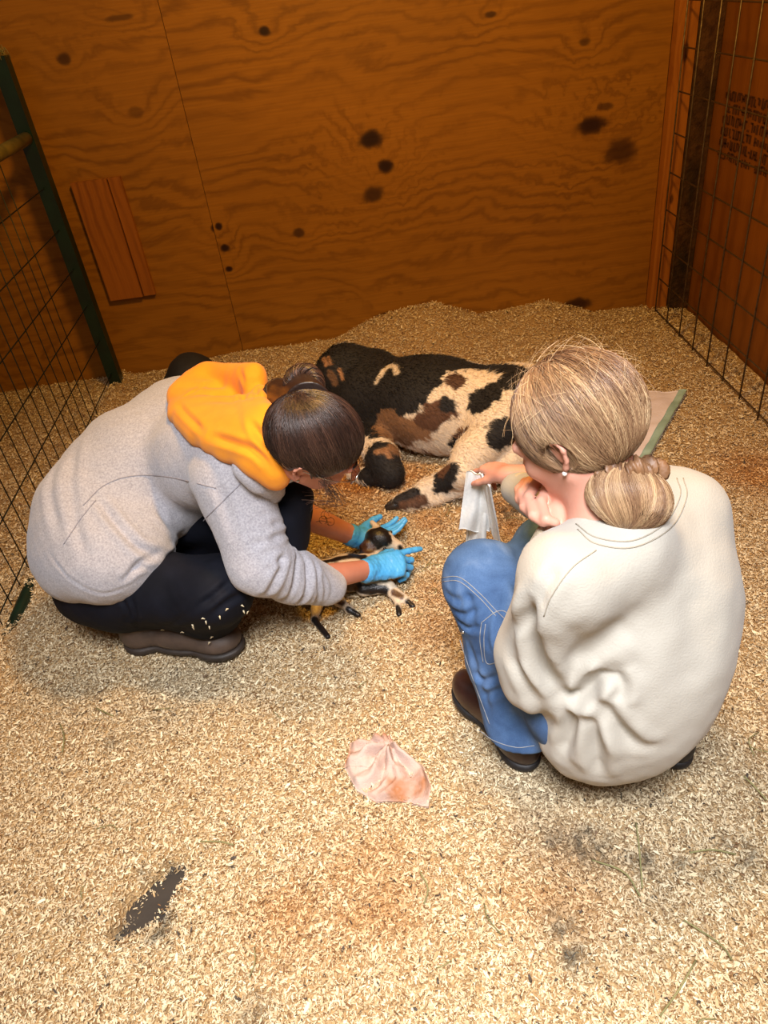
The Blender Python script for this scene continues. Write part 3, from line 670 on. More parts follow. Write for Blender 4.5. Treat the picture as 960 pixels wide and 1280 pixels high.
def scalp_strands(F, c0, rad, gather, n, seed, front=.2, K=14, off=(.001, .012), wob=.02, low=-.2, jit=.05, side_low=None):
    """combed hair: roots over the scalp, running round the skull to the gather direction"""
    r = np.random.default_rng(seed); d = r.normal(size=(n * 5, 3)); d /= np.linalg.norm(d, axis=1)[:, None]
    f, l, u = d[:, 0], d[:, 1], d[:, 2]
    keep = (u > low + np.clip(f, 0, 1) * front + np.where(f > .35, .28, 0)); d = d[keep][:n]; n = len(d)
    gd_ = np.array(gather) / np.linalg.norm(gather); gd_ = gd_ + r.normal(0, jit, (n, 3)); gd_ /= np.linalg.norm(gd_, axis=1)[:, None]
    cs = np.clip((d * gd_).sum(1), -.999, .999); om = np.arccos(cs); t = np.linspace(0, 1, K)
    P = (np.sin((1 - t)[None] * om[:, None])[..., None] * d[:, None] + np.sin(t[None] * om[:, None])[..., None] * gd_[:, None]) / np.sin(om)[:, None, None]
    P = P + wob * np.sin(t[None, :, None] * r.uniform(3, 8, (n, 1, 1)) + r.uniform(0, 6, (n, 1, 3)))
    P /= np.linalg.norm(P, axis=2)[..., None]
    h_ = r.uniform(off[0], off[1], n)[:, None] * np.sin(np.pi * np.clip(t * .9 + .05, 0, 1))[None] ** .6
    L = P * (np.array(rad)[None, None] + h_[..., None])
    return np.asarray(c0) + L @ F.R.T

# ================================================================== the woman in grey at the left
PA = empty('person', at(190, 760, 0), 'crouching person in a grey sweatshirt with yellow hood and blue gloves', 'person')
FA = Frame(at(393, 556, .64), V(.8, .1, -.59), V(.5, -.35, .79))
lo, hi = V(-1.15, 1.0, -.02), V(.2, 2.2, .95)
shR, elR, cuR, wrR = at(292, 618, .54), at(325, 706, .34), at(408, 733, .16), at(464, 711, .10)
shL, elL, wrL = at(345, 560, .50), at(352, 632, .28), at(446, 672, .085)
hip = at(112, 705, .27); kneeR = at(300, 742, .30); ankR = at(235, 795, .09)
kneeL = at(352, 640, .30); ankL = at(215, 700, .08)
chestA = at(262, 570, .50); midA = at(178, 595, .44); neckA = at(345, 560, .60)
def sweatA_fill(sd):
    sd.ell(at(118, 650, .36), (.15, .17, .17), None, .06); sd.ell(at(185, 595, .40), (.20, .19, .20), None, .08); sd.ell(at(255, 560, .44), (.18, .18, .18), None, .08)
    sd.ell(at(140, 688, .335), (.155, .15, .13), None, .06); sd.ell(at(105, 690, .30), (.13, .14, .12), None, .05); sd.ell(at(235, 535, .47), (.15, .14, .14), None, .06)
    sd.cone(at(290, 600, .52), elR, .095, .070, .05); sd.chain([elR, (elR + cuR) / 2, cuR], [.07, .062, .054], .03)
    sd.cone(chestA, shL, .12, .085, .05); sd.cone(shL, elL, .08, .065, .03); sd.cone(elL, elL + (wrL - elL) * .12, .058, .05, .02)
    sd.cone(chestA, neckA, .13, .085, .05)
def trousA_fill(sp_):
    sp_.ell(at(138, 722, .19), (.155, .15, .12), None, .05); sp_.cone(hip + V(.08, -.05, -.045), at(272, 738, .25), .105, .082, .07); sp_.cone(at(270, 738, .26), at(255, 768, .14), .082, .06, .05)
    sp_.cone(at(165, 752, .15), at(275, 764, .13), .062, .055, .06)
    sp_.cone(hip + V(.02, .22, 0), kneeL, .11, .07, .05); sp_.cone(kneeL, ankL, .07, .06, .05)
sd = SDF(lo, hi, .0042)
sc2 = SDF(lo, hi, .0042); sweatA_fill(sc2); sc3 = SDF(lo, hi, .0042); trousA_fill(sc3); sc2.D = np.minimum(sc2.D, sc3.D)
sd.ell(chestA, (.13, .13, .12), None, .05); sd.cone(chestA, midA, .12, .11, .05); sd.cone(midA, hip, .11, .12, .05); sd.cone(neckA, chestA, .06, .11, .05)
sd.cone(chestA, shR, .09, .05, .03); sd.cone(shR, elR, .048, .04, .02); sd.chain([elR, cuR, wrR], [.042, .034, .027], .012)
sd.cone(chestA, shL, .08, .05, .03); sd.cone(shL, elL, .048, .042, .02); sd.chain([elL, (elL + wrL) / 2, wrL], [.043, .040, .028], .012)
for kn_, an_, hh in ((kneeR, ankR, hip), (kneeL, ankL, hip + V(.02, .22, 0))): sd.cone(hh, kn_, .085, .06, .04); sd.cone(kn_, an_, .055, .04, .03)
inside(sd, sc2); head(sd, FA); sd.cone(FA.p(-.03, 0, -.05), neckA - V(.02, 0, .02), .055, .062, .03)
sd.cone(cuR + (elR - cuR) * .3, wrR, .038, .027, .012); sd.cone((elL + wrL) / 2 + (elL - wrL) * .2, wrL, .040, .028, .012)
kidhead = at(478, 674, .075)
dR = at(520, 700, .075) - wrR; nR = V(-.1, -.45, .88); dL = at(498, 662, .045) - wrL; nL = V(0, -.2, -.95)
hR = dict(side=-1, curls=[(.05, .15, .1), (.5, .9, .5), (.6, 1.0, .6), (.7, 1.0, .6)], thumb=(.9, .2, .2)); hL = dict(side=1, curls=[(.10, .25, .25), (.15, .25, .25), (.2, .3, .3), (.2, .3, .3)], thumb=(1.15, .5, .3))
hand(sd, wrR, dR, nR, sc=1.0, gr=.70, **hR); hand(sd, wrL, dL, nL, sc=1.0, gr=.70, **hL)
bodyA, vA, qA, BA = body_mesh(sd, 'body', skin2, PA, 1)
# gloves
for w_, d_, n_, kw, prev in ((wrR, dR, nR, hR, cuR), (wrL, dL, nL, hL, elL)):
    lo2 = np.minimum(w_, w_ + d_) - .14; sg = SDF(lo2, lo2 + .42, .0032)
    hand(sg, w_, d_, n_, sc=1.0, gr=1.12, k=.006, **kw); ax = (w_ - prev) / np.linalg.norm(w_ - prev)
    sg.cone(w_ + ax * .012, w_ - ax * .022, .031, .034, .01)
    v, q = sg.nets(); v = smooth(v, q, 1, .4); nn = normals(v, q)
    dn = d_ / np.linalg.norm(d_); wr2 = vnoise(v * V(1, 1, 1) + dn * (v @ dn)[:, None] * 2.0, 34, 8, 3); v = v + nn * (.0016 * wr2 * np.clip(1.2 - ((v - w_) @ dn) / .12, .25, 1))[:, None]
    mk('glove', v, q, glove, PA)
# sweatshirt
sd = SDF(lo, hi, .006)
sweatA_fill(sd)
FLA = [([(402, 712), (410, 730), (408, 750)], .006, -.004), ([(392, 700), (398, 730), (392, 760)], .007, .008), ([(375, 690), (385, 725), (372, 764)], .008, .010), ([(362, 680), (368, 720), (350, 755)], .008, .010),
       ([(372, 668), (350, 700), (335, 715)], .008, .008), ([(355, 690), (345, 725), (330, 745)], .009, .009), ([(372, 650), (345, 672), (318, 680)], .008, .008), ([(330, 640), (345, 655), (362, 655)], .007, .006),
       ([(120, 620), (150, 660), (180, 688), (212, 693)], .010, .012), ([(195, 635), (215, 660), (225, 675)], .010, .006), ([(160, 715), (180, 700), (200, 697)], .008, .009), ([(150, 728), (170, 712), (185, 708)], .007, .007),
       ([(98, 545), (88, 600), (96, 660), (110, 700)], .012, .006), ([(70, 560), (62, 610), (75, 670)], .012, .006), ([(240, 690), (215, 694), (190, 705)], .009, .008), ([(300, 580), (330, 605), (365, 625)], .008, .006),
       ([(60, 690), (90, 725), (130, 742), (165, 730)], .005, .003), ([(270, 600), (285, 640), (292, 670)], .012, .005)]
sweatA, vs_, qs_, BS = body_mesh(sd, 'sweatshirt', fleece, PA, 1, FLA, (.0035, 6))
seams(BS, [[(104, 632), (130, 607), (165, 595), (210, 596), (270, 610)], [(300, 605), (270, 635), (240, 665)], [(120, 625), (100, 650), (80, 680)]], 'seam', fleece_dark, sweatA, .0013)
# navy undershirt at the chest front
su = SDF(lo, hi, .007); su.ell(at(362, 650, .36), (.05, .075, .10), None, .03); su.cone(at(372, 622, .45), at(355, 680, .32), .04, .05, .03)
body_mesh(su, 'undershirt', navy, PA, 1)
# hood
poly = [(211, 508), (222, 482), (250, 466), (290, 458), (325, 456), (327, 480), (333, 500), (340, 520), (347, 550), (351, 585), (348, 603), (332, 592), (300, 572), (262, 557), (228, 535)]
sh = SDF(V(-.85, 1.2, .3), V(-.05, 2.25, .95), .005); slab(sh, BS, poly, .020, 9, .012, .03)
hoodA, vh, qh, BH = body_mesh(sh, 'hood', yellow, PA, 2, [([(228, 497), (245, 488), (258, 478)], .005, .006), ([(300, 462), (305, 500), (322, 540), (345, 570)], .008, .010), ([(262, 545), (290, 553), (320, 565), (343, 590)], .008, .008), ([(318, 462), (320, 490), (335, 530)], .006, .006), ([(255, 540), (235, 520), (222, 505)], .007, .006)])
# grey collar flap beneath the hood
sc_ = SDF(V(-.85, 1.2, .3), V(.0, 2.25, .95), .005); slab(sc_, BS, [(300, 573), (330, 592), (352, 606), (372, 626), (366, 634), (350, 628), (325, 612), (300, 592)], .014, 7, .010, .02)
body_mesh(sc_, 'collar', fleece, PA, 2)
# trousers
sp_ = SDF(lo, hi, .0065)
trousA_fill(sp_)
FLP = [([(205, 782), (260, 750), (290, 725)], .008, .008), ([(150, 745), (160, 765), (155, 780)], .007, .006), ([(230, 785), (275, 760), (310, 735)], .009, .006), ([(165, 745), (170, 770), (172, 786)], .005, .005)]
trA, vt, qt, BT = body_mesh(sp_, 'trousers', navy, PA, 1, FLP, (.003, 6))
shm = plain('pale_shaving', lin(232, 216, 180), None, 40, .8)
for x, y in [(203, 787), (254, 773), (258, 777), (275, 771), (242, 784), (302, 757), (304, 764), (309, 765), (265, 796), (262, 803), (228, 790), (241, 781), (262, 783), (284, 762)]:
    c0 = pick(BT, x, y, .002); a = rr.uniform(0, 3.1); dv = CX * math.cos(a) + CY * math.sin(a); MB().tube([c0 - dv * .004, c0 + V(0, 0, .003), c0 + dv * .005], [.001, .0022, .001], 5).build('clinging_shaving', shm, trA)
def boot(par, heel, toe, leather, hgt=.11, wd=.046, name='boot', sole=None):
    d_ = toe - heel; L = np.linalg.norm(d_[:2]); F = Frame(V(heel[0], heel[1], 0), V(d_[0], d_[1], 0), V(0, 0, 1)); g0 = min(heel[2], toe[2])
    root = None; lo_ = np.minimum(heel, toe) - .12; hi_ = np.maximum(heel, toe) + .12; hi_[2] = g0 + hgt + .1; lo_[2] = g0 - .03
    s1 = SDF(lo_, hi_, .0045); p = lambda f, l, u: F.p(f, l, g0 + u)
    s1.ell(p(.04, 0, .045), (.052, wd * .85, .05), F.R, .03); s1.ell(p(L * .5, 0, .045), (L * .32, wd * .8, .045), F.R, .03); s1.ell(p(L - .065, .003, .040), (.068, wd, .038), F.R, .03)
    s1.cone(p(.055, 0, .07), p(.05, 0, hgt), .046, .046, .03); s1.floor(g0 + .014)
    o, v, q, B = body_mesh(s1, name, leather, par, 1)
    s2 = SDF(lo_, hi_, .004); s2.ell(p(.045, 0, .012), (.056, wd * .93, .03), F.R, .01); s2.ell(p(L * .5, 0, .014), (L * .33, wd * .82, .02), F.R, .02); s2.ell(p(L - .068, .003, .012), (.075, wd * 1.08, .03), F.R, .01)
    s2.floor(g0 - .002); Z = (s2.lo[2] + s2.h * np.arange(s2.n[2]))[None, None, :]; s2.D = np.maximum(s2.D, (Z - (g0 + .022)).astype(np.float32))
    body_mesh(s2, 'sole', sole or rubber, o, 1); return o, B
bt, BB = boot(PA, at(163, 803, .012), at(303, 812, .012), boot_brown, .10, .055, sole=plain('dark_brown_sole', lin(58, 48, 42), lin(38, 32, 28), 20, .6, .2))
boot(PA, ankL + V(-.06, 0, -.07), ankL + V(.22, .02, -.07), boot_brown, .10, .045)
# hair
c0 = FA.p(-.014, 0, .024); radA = V(.104, .086, .097)
shh = SDF(FA.o - .22, FA.o + .22, .005); shh.ell(c0, radA, FA.R, .01)
fc = FA.p(.085, 0, -.045); shh.ell(fc, (.075, .09, .075), FA.R, .015, sub=True)
for y in (-1, 1): shh.ell(FA.p(-.008, y * .098, -.024), (.050, .038, .046), FA.R, .012, sub=True)
v, q = shh.nets(); v = smooth(v, q, 2); n_ = vnoise(v, 40, 5)
hairA = mk('hair', v, q, hair_br, PA, attr=np.clip(.3 + .15 * n_, 0, 1))
bunA = FA.p(-.092, .045, .085)
gatherA = (-.72, .38, .62)
P = scalp_strands(FA, c0, radA, gatherA, 5200, 3, .25, low=-.42, off=(.0, .008), wob=.04)
P = push_off(P, FA, [((-.020, y * .090, -.010), .028) for y in (-1, 1)])
P = clear_of(P, FA, [((.058, y * .075, -.04), .032) for y in (-1, 1)])
ok = []
rb = rr.random(2600)
v1, q1, a1 = strands(P, np.full(len(P), .0008), np.clip(rr.beta(2, 2.6, len(P)) * .8 + .25 * vnoise(P[:, 4], 16, 3), 0, 1))
mk('combed_hair', v1, q1, hair_br, hairA, attr=a1)
def bun(center, R, r, tube_r, n, seed, m, par, name, loops=1.2, K=26):
    g_ = np.random.default_rng(seed); th0 = g_.uniform(0, 6.28, n); off = g_.normal(0, tube_r * .62, (n, 2)); P = []
    t = np.linspace(0, 1, K)
    for i in range(n):
        th = th0[i] + t * 6.28 * loops * g_.uniform(.5, 1); ph = th * 2.2 + g_.uniform(0, 6.28); tr = tube_r * g_.uniform(.75, 1.1)
        rad_ = r + tr * np.cos(ph + off[i, 0] * 60); z = tr * np.sin(ph + off[i, 0] * 60) * 1.1
        P.append(np.stack([rad_ * np.cos(th), rad_ * np.sin(th), z], 1) @ R.T + center)
    v, q, a = strands(np.array(P), np.full(n, .0012), g_.beta(2, 2, n)); return mk(name, v, q, m, par, attr=a)
bn = at(380, 480, .735)
bunF = Frame(bn, -CZ, V(0, 0, 1)); Rb = np.stack([bunF.l, bunF.u, bunF.f], 1)
sb = SDF(bn - .1, bn + .1, .005); sb.cone(FA.p(-.05, .03, .08), bn, .045, .026, .03); sb.cone(FA.p(-.06, .03, .07), at(349, 494, .675), .035, .034, .03); sb.ell(at(349, 494, .672), .032, None, .02); v, q = sb.nets(); mk('bun_core', v, q, hair_br, hairA, attr=np.full(len(v), .15))
bun(bn, Rb, .027, .018, 320, 5, hair_br, hairA, 'bun'); bun(at(349, 494, .675), Rb, .024, .015, 220, 6, hair_br, hairA, 'bun')
face_parts(FA, PA)
# loose strands down the cheek
ls = []
for i in range(30):
    a = rr.uniform(-1, 1, 3) * .012; ls.append(spline([FA.p(.03, -.078, .0) + a, FA.p(.045 + rr.uniform(0, .05), -.088, -.035) + a, FA.p(.06 + rr.uniform(0, .05), -.07, -.075) + a * 2, FA.p(.045 + rr.uniform(0, .03), -.06, -.11) + a * 2], 12))
v1, q1, a1 = strands(np.array(ls), np.full(len(ls), .0006), rr.uniform(.4, 1, len(ls))); mk('loose_strands', v1, q1, hair_br, hairA, attr=a1)
MB().ball(FA.p(-.013, -.079, -.036), .0035, 10).build('earring', metal_m, PA)
# spectacles
gl = empty('spectacles', FA.p(.098, 0, .0), 'thin clear spectacles on the face of the person in grey', 'glasses')
fr = MB()
for y in (-1, 1):
    ring = [FA.p(.106 - .006 * abs(math.cos(a)), y * .033 + .024 * math.cos(a), -.004 + .019 * math.sin(a)) for a in np.linspace(0, 6.28, 22)]
    fr.tube(ring, .0011, 6); fr.tube(spline([FA.p(.100, y * .057, .002), FA.p(.05, y * .079, .004), FA.p(-.02, y * .082, .003)], 10), .001, 6)
    n_ = 20; vv = [FA.p(.103, y * .033, -.004)] + [FA.p(.106 - .006 * abs(math.cos(a)), y * .033 + .0235 * math.cos(a), -.004 + .0185 * math.sin(a)) for a in np.arange(n_) * 6.283 / n_]
    mk('lens', vv, None, glass, gl, tris=[[0, 1 + i, 1 + (i + 1) % n_] for i in range(n_)])
fr.tube(spline([FA.p(.108, -.01, .0), FA.p(.111, 0, .003), FA.p(.108, .01, .0)], 6), .0011, 6); fr.build('frame', metal_m, gl)
# tattoo: outlined flower on the forearm
tt_ = MB()
def tl(P, cl=False): tt_.tube(spline([pick(BA, *p, .0001) for p in P], 16), .0007, 5)
for cx_, cy_, a0 in ((410, 643, 0), (404, 650, 2), (413, 652, 4), (406, 644, 1)):
    tl([(cx_ + 5 * math.cos(a), cy_ + 5 * math.sin(a)) for a in np.linspace(a0, a0 + 5.5, 8)])
tl([(395, 652), (402, 651), (414, 653)]); tl([(403, 639), (407, 648), (411, 656)])
tt_.build('tattoo', ink, bodyA)

# black bundle behind her
bb = SDF(at(240, 475, .15) - .32, at(240, 475, .15) + .32, .008)
bc = at(243, 480, .17); bb.ell(bc, (.115, .12, .13), None, .05); bb.ell(bc + V(-.09, 0, -.07), (.10, .11, .09), None, .06); bb.floor(-.01)
v, q = bb.nets(); v = smooth(v, q, 2); v = v + normals(v, q) * (.004 * vnoise(v, 7, 4))[:, None]
tag(mk('cloth_bundle', v, q, black_cloth), 'rounded black bundle on the bedding behind the person in grey', 'bundle')

# ================================================================== the blonde at the right
PB = empty('person', at(760, 900, 0), 'squatting blonde person in cream sweatshirt and jeans seen from behind', 'person')
FB = Frame(at(714, 541, .80), V(-.62, .54, -.50), V(-.36, .33, .87))
lo, hi = V(-.1, .6, -.02), V(.8, 1.6, 1.02)
shl, ell_, wl = at(712, 725, .62), at(672, 815, .42), at(703, 656, .655)
shr, elr, cr, wr_ = at(850, 640, .60), at(735, 600, .50), at(648, 612, .50), at(636, 594, .50)
pel = at(775, 885, .24); chB = at(790, 715, .50); nkB = at(752, 650, .68)
knL, anL = at(602, 722, .42), at(645, 915, .08); knR, anR = at(690, 690, .42), at(835, 925, .09)
sd = SDF(lo, hi + V(0, .1, 0), .0040)
def sweatB_fill(sd):
    sd.ell(at(793, 712, .50), (.165, .155, .165), None, .08); sd.ell(at(791, 785, .40), (.172, .165, .18), None, .1); sd.ell(at(780, 862, .28), (.160, .15, .155), None, .08)
    sd.ell(at(745, 905, .19), (.12, .115, .115), None, .06)
    sd.cone(at(782, 725, .485), at(780, 790, .40), .150, .160, .06)
    sd.cone(at(790, 655, .60), at(836, 650, .57), .095, .078, .06); sd.cone(at(778, 700, .58), shl, .088, .074, .05)
    sd.cone(shl, ell_, .075, .068, .04); sd.cone(ell_, at(668, 850, .36), .06, .06, .04); sd.cone(ell_, at(680, 700, .58), .065, .040, .02)
    sd.cone(elr, at(672, 622, .50), .06, .046, .02); sd.cone(at(672, 622, .50), cr, .046, .037, .02); sd.cone(shr, elr, .08, .062, .03)
    sd.cone(nkB + V(.025, -.03, -.03), nkB + V(.02, 0, .0), .080, .060, .04)
def jeansB_fill(sj):
    sj.ell(pel + V(0, .02, -.03), (.15, .13, .11), None, .05)
    sj.cone(pel + V(-.08, .03, 0), knL, .10, .074, .05); sj.cone(knL + V(.01, -.01, -.01), (knL + anL) / 2, .074, .064, .05); sj.cone((knL + anL) / 2, anL + V(.01, -.01, .03), .064, .078, .04)
    sj.cone(pel + V(.09, .03, 0), knR, .10, .072, .05); sj.cone(knR, anR + V(-.03, .03, .03), .07, .045, .05); sj.floor(.115)
sc2 = SDF(lo, hi + V(0, .1, 0), .0040); sweatB_fill(sc2); sc3 = SDF(lo, hi + V(0, .1, 0), .0040); jeansB_fill(sc3); sc2.D = np.minimum(sc2.D, sc3.D)
sd.ell(chB, (.14, .12, .15), None, .05); sd.cone(chB, pel, .13, .13, .06); sd.cone(nkB, chB, .06, .1, .05)
sd.cone(nkB, shl, .05, .045, .03); sd.cone(shl, ell_, .042, .036, .02)
sd.cone(nkB, shr, .05, .045, .03); sd.cone(shr, elr, .042, .036, .02)
for kn_, an_, hh in ((knL, anL, pel + V(-.09, .03, 0)), (knR, anR, pel + V(.09, .03, 0))): sd.cone(hh, kn_, .075, .055, .04); sd.cone(kn_, an_, .05, .036, .03)
inside(sd, sc2); head(sd, FB); sd.cone(FB.p(-.03, 0, -.05), nkB - V(0, 0, .02), .050, .052, .03)
sd.cone((ell_ + wl) / 2, wl, .03, .025, .01); sd.cone((elr + wr_) / 2, wr_, .03, .024, .01)
dF = at(690, 605, .69) - wl; nF = ray(685, 620) * -1 + CX * -200
FP_ = lambda x, y, dz=0.: at(x, y, .66) - CZ * (dz + .034)
sd.cone(wl, FP_(698, 642, -.022), .024, .024, .012); sd.ell(FP_(690, 632, -.030), (.027, .026, .022), None, .012)
for P_, r_ in (([(697, 604, -.004), (680, 606, .004), (669, 628, .012), (676, 649, .006), (689, 653, -.004)], .0094),
               ([(686, 600, -.012), (668, 603, -.004), (656, 622, .002), (662, 644, -.002), (675, 654, -.008)], .0094),
               ([(676, 599, -.022), (660, 602, -.016), (650, 616, -.012), (653, 634, -.014), (664, 646, -.018)], .009),
               ([(670, 600, -.034), (656, 603, -.030), (648, 612, -.026), (649, 624, -.028), (656, 634, -.03)], .009),
               ([(710, 652, -.008), (715, 638, .004), (708, 623, .010), (695, 615, .012)], .0098)):
    sd.chain([FP_(*p) for p in P_], [r_ * 1.05] + [r_] * (len(P_) - 2) + [r_ * .82], .0035)
hand(sd, wr_, at(606, 580, .47) - wr_, -CY * .8 - CZ * .45, side=-1, curls=[(.35, .7, .4), (.55, .9, .5), (.8, 1.0, .6), (.9, 1.0, .6)], sc=.84, thumb=(1.0, .3, .2))
bodyB, vB, qB, BB_ = body_mesh(sd, 'body', skin, PB, 1)
sd = SDF(lo, hi, .006)
sweatB_fill(sd)
sd.ell(nkB + V(0, 0, .07), (.056, .056, .05), None, .015, sub=True)
FLB = [([(668, 740), (662, 780), (676, 830), (702, 868)], .013, .018), ([(702, 868), (725, 870), (745, 850), (765, 838)], .014, .020), ([(745, 868), (765, 900), (800, 945)], .015, .014),
       ([(722, 885), (712, 915), (700, 945)], .013, .013), ([(740, 885), (745, 930), (750, 972)], .013, .014), ([(640, 815), (662, 860), (688, 900)], .012, .008), ([(645, 790), (655, 775), (668, 768)], .010, .008),
       ([(765, 838), (775, 858), (770, 880)], .012, .010), ([(730, 845), (765, 815), (800, 800)], .022, -.008), ([(700, 705), (682, 735), (674, 760)], .010, .006), ([(770, 905), (800, 928), (825, 935)], .014, .006), ([(860, 720), (870, 800), (850, 870)], .03, .006), ([(690, 770), (700, 810), (705, 845)], .016, -.006)]
swB, vsb, qsb, BSB = body_mesh(sd, 'sweatshirt', creamm, PB, 1, FLB, (.0035, 5))
seams(BSB, [[(720, 655), (745, 672), (790, 676), (830, 655), (850, 620), (846, 598)], [(722, 662), (745, 680), (792, 684), (838, 660), (858, 622), (854, 598)], [(745, 688), (715, 710), (690, 745), (680, 770)]], 'seam', cream_seam, swB, .0011)
# pale undershirt at the neck, cuffs
su = SDF(nkB - .15, nkB + .15, .005); 
ring = [nkB + V(.01 + .048 * math.cos(a), .048 * math.sin(a), .018 + .006 * math.sin(a + 1)) for a in np.linspace(0, 6.28, 24)]
for a, b2 in zip(ring[:-1], ring[1:]): su.cone(a, b2, .008, .008, .01)
body_mesh(su, 'undershirt_collar', plain('pale_pink_cotton', lin(236, 218, 206), None, 20, .9), PB, 1)
for a, b2, r0 in ((cr + (at(672, 622, .50) - cr) * .30, cr + (wr_ - cr) * .2, .038), (at(680, 698, .585), at(698, 665, .645), .034)):
    MB().tube(spline([a, (a + b2) / 2, b2], 6), [r0, r0 * 1.03, r0 * 1.04, r0 * 1.03, r0, r0 * .92], 28).build('cuff', plain('ribbed_cream_cuff', lin(206, 192, 164), lin(188, 172, 146), 120, .92, .4, 200), swB)
# jeans
sj = SDF(lo, hi + V(0, .1, 0), .006)
jeansB_fill(sj)
FJ = [([(640, 720), (655, 760), (650, 800)], .010, .008), ([(600, 870), (630, 860), (650, 850)], .008, .006), ([(590, 840), (612, 850), (640, 835)], .008, .007), ([(552, 740), (572, 750), (596, 744)], .008, .004), ([(565, 770), (585, 785), (605, 782)], .006, .006), ([(560, 760), (580, 768), (600, 760)], .006, .005), ([(580, 735), (590, 760), (592, 790)], .007, .004), ([(585, 800), (600, 850), (612, 895)], .008, .004), ([(625, 740), (615, 790), (620, 820)], .006, -.004)]
jnB, vj, qj, BJ = body_mesh(sj, 'jeans', denim_m, PB, 1, FJ, (.003, 7))
seams(BJ, [[(553, 722), (575, 722), (600, 742), (622, 765), (640, 782)], [(554, 727), (574, 727), (598, 746), (620, 770)], [(598, 912), (618, 926), (645, 934), (668, 932)],
           [(602, 778), (600, 800), (604, 828)], [(607, 780), (605, 800), (608, 828), (622, 828)], [(602, 778), (622, 764), (634, 768), (628, 790), (622, 826)], [(575, 800), (590, 845), (612, 905)]], 'stitching', stitch, jnB, .0009, .0003)
MB().ball(pick(BJ, 579, 790, .0), .004, 10).build('rivet', metal_m, jnB)
boot(PB, at(664, 960, .01), at(577, 855, .01), boot_dark, .15, .046)
boot(PB, at(852, 958, .01), at(775, 850, .01), rubber, .12, .046)
# hair
c0 = FB.p(-.028, 0, .028); radB = V(.106, .086, .098)
shh = SDF(FB.o - .22, FB.o + .22, .005); shh.ell(c0, radB, FB.R, .01)
shh.ell(FB.p(.088, 0, -.060), (.075, .095, .075), FB.R, .015, sub=True)
for y in (-1, 1): shh.ell(FB.p(-.010, y * .098, -.022), (.040, .038, .044), FB.R, .012, sub=True)
shh.ell(FB.p(-.075, 0, -.10), (.05, .07, .05), FB.R, .015, sub=True)
v, q = shh.nets(); v = smooth(v, q, 2); hairB = mk('hair', v, q, hair_bl, PB, attr=np.clip(.45 + .12 * vnoise(v, 40, 5), 0, 1))
sg = at(776, 592, .76); gl_ = (sg - c0) @ FB.R / radB
P = scalp_strands(FB, c0, radB, gl_, 9500, 9, .25, low=-.30, off=(.0, .007), wob=.022, jit=.09)
P = push_off(P, FB, [((-.022, y * .090, -.010), .029) for y in (-1, 1)])
P = clear_of(P, FB, [((.058, y * .08, -.045), .034) for y in (-1, 1)])
prt = (P[:, 0] - c0) @ FB.R
sh_ = np.clip(.47 + .42 * vnoise(P[:, 5], 20, 12, 2) + .25 * vnoise(P[:, 5], 70, 2, 2) - .22 * np.exp(-((P[:, 0] - FB.p(-.02, .0, .12)) ** 2).sum(1) / .05 ** 2) + rr.normal(0, .10, len(P)), 0, 1)
v1, q1, a1 = strands(P, np.full(len(P), .0007), sh_); mk('combed_hair', v1, q1, hair_bl, hairB, attr=a1)
# low bun: strands fan from the scrunchie over the ball and tuck under
bc = at(786, 622, .735); be = V(.062, .048, .046)
bF = Frame(bc, (at(770, 668, .70) - at(785, 590, .76)), -CZ)
sb = SDF(bc - .12, bc + .12, .005); sb.ell(bc, be * V(.78, 1.28, .95), bF.R, .01); v, q = sb.nets(); mk('bun_core', v, q, hair_bl, hairB, attr=np.full(len(v), .35))
n_ = 3200; g_ = np.random.default_rng(8); az = g_.uniform(-1.9, 1.9, n_); t = np.linspace(0, 1, 16); P = []
for i in range(n_):
    th = -1.45 + t * 3.3 * g_.uniform(.85, 1.05); cz = az[i] * np.sin(np.clip((th + 1.5) / 1.6, 0, 1) * 1.57) ** .8 + .9 * (t - .3) + .12 * np.sin(az[i] * 5 + t * 4)
    d = np.stack([np.sin(th) * np.ones(16), np.cos(th) * np.sin(cz), np.cos(th) * np.cos(cz)], 1)
    P.append(bc + (d * (be * V(.80, 1.32, .98) + g_.uniform(0, .005))) @ bF.R.T)
az_s = np.clip(.46 + .13 * np.sin(az * 7 + 1) + .13 * np.sin(az * 19) + g_.normal(0, .1, n_), 0, 1)
v1, q1, a1 = strands(np.array(P), np.full(n_, .0008), az_s); mk('bun', v1, q1, hair_bl, hairB, attr=a1)
fl_ = []
for i in range(160):
    d0 = rr.normal(size=3); d0[2] = abs(d0[2]) + .2; d0 /= np.linalg.norm(d0); tg = np.cross(d0, rr.normal(size=3)); tg /= np.linalg.norm(tg)
    b0 = c0 + (d0 * (radB + .006)) @ FB.R.T; t1 = tg @ FB.R.T; o1 = d0 @ FB.R.T
    fl_.append(spline([b0, b0 + t1 * .02 + o1 * .006, b0 + t1 * .045 + o1 * .007], 8))
v1, q1, a1 = strands(np.array(fl_), np.full(len(fl_), .0004), rr.uniform(.5, 1, len(fl_))); mk('loose_strands', v1, q1, hair_bl, hairB, attr=a1)
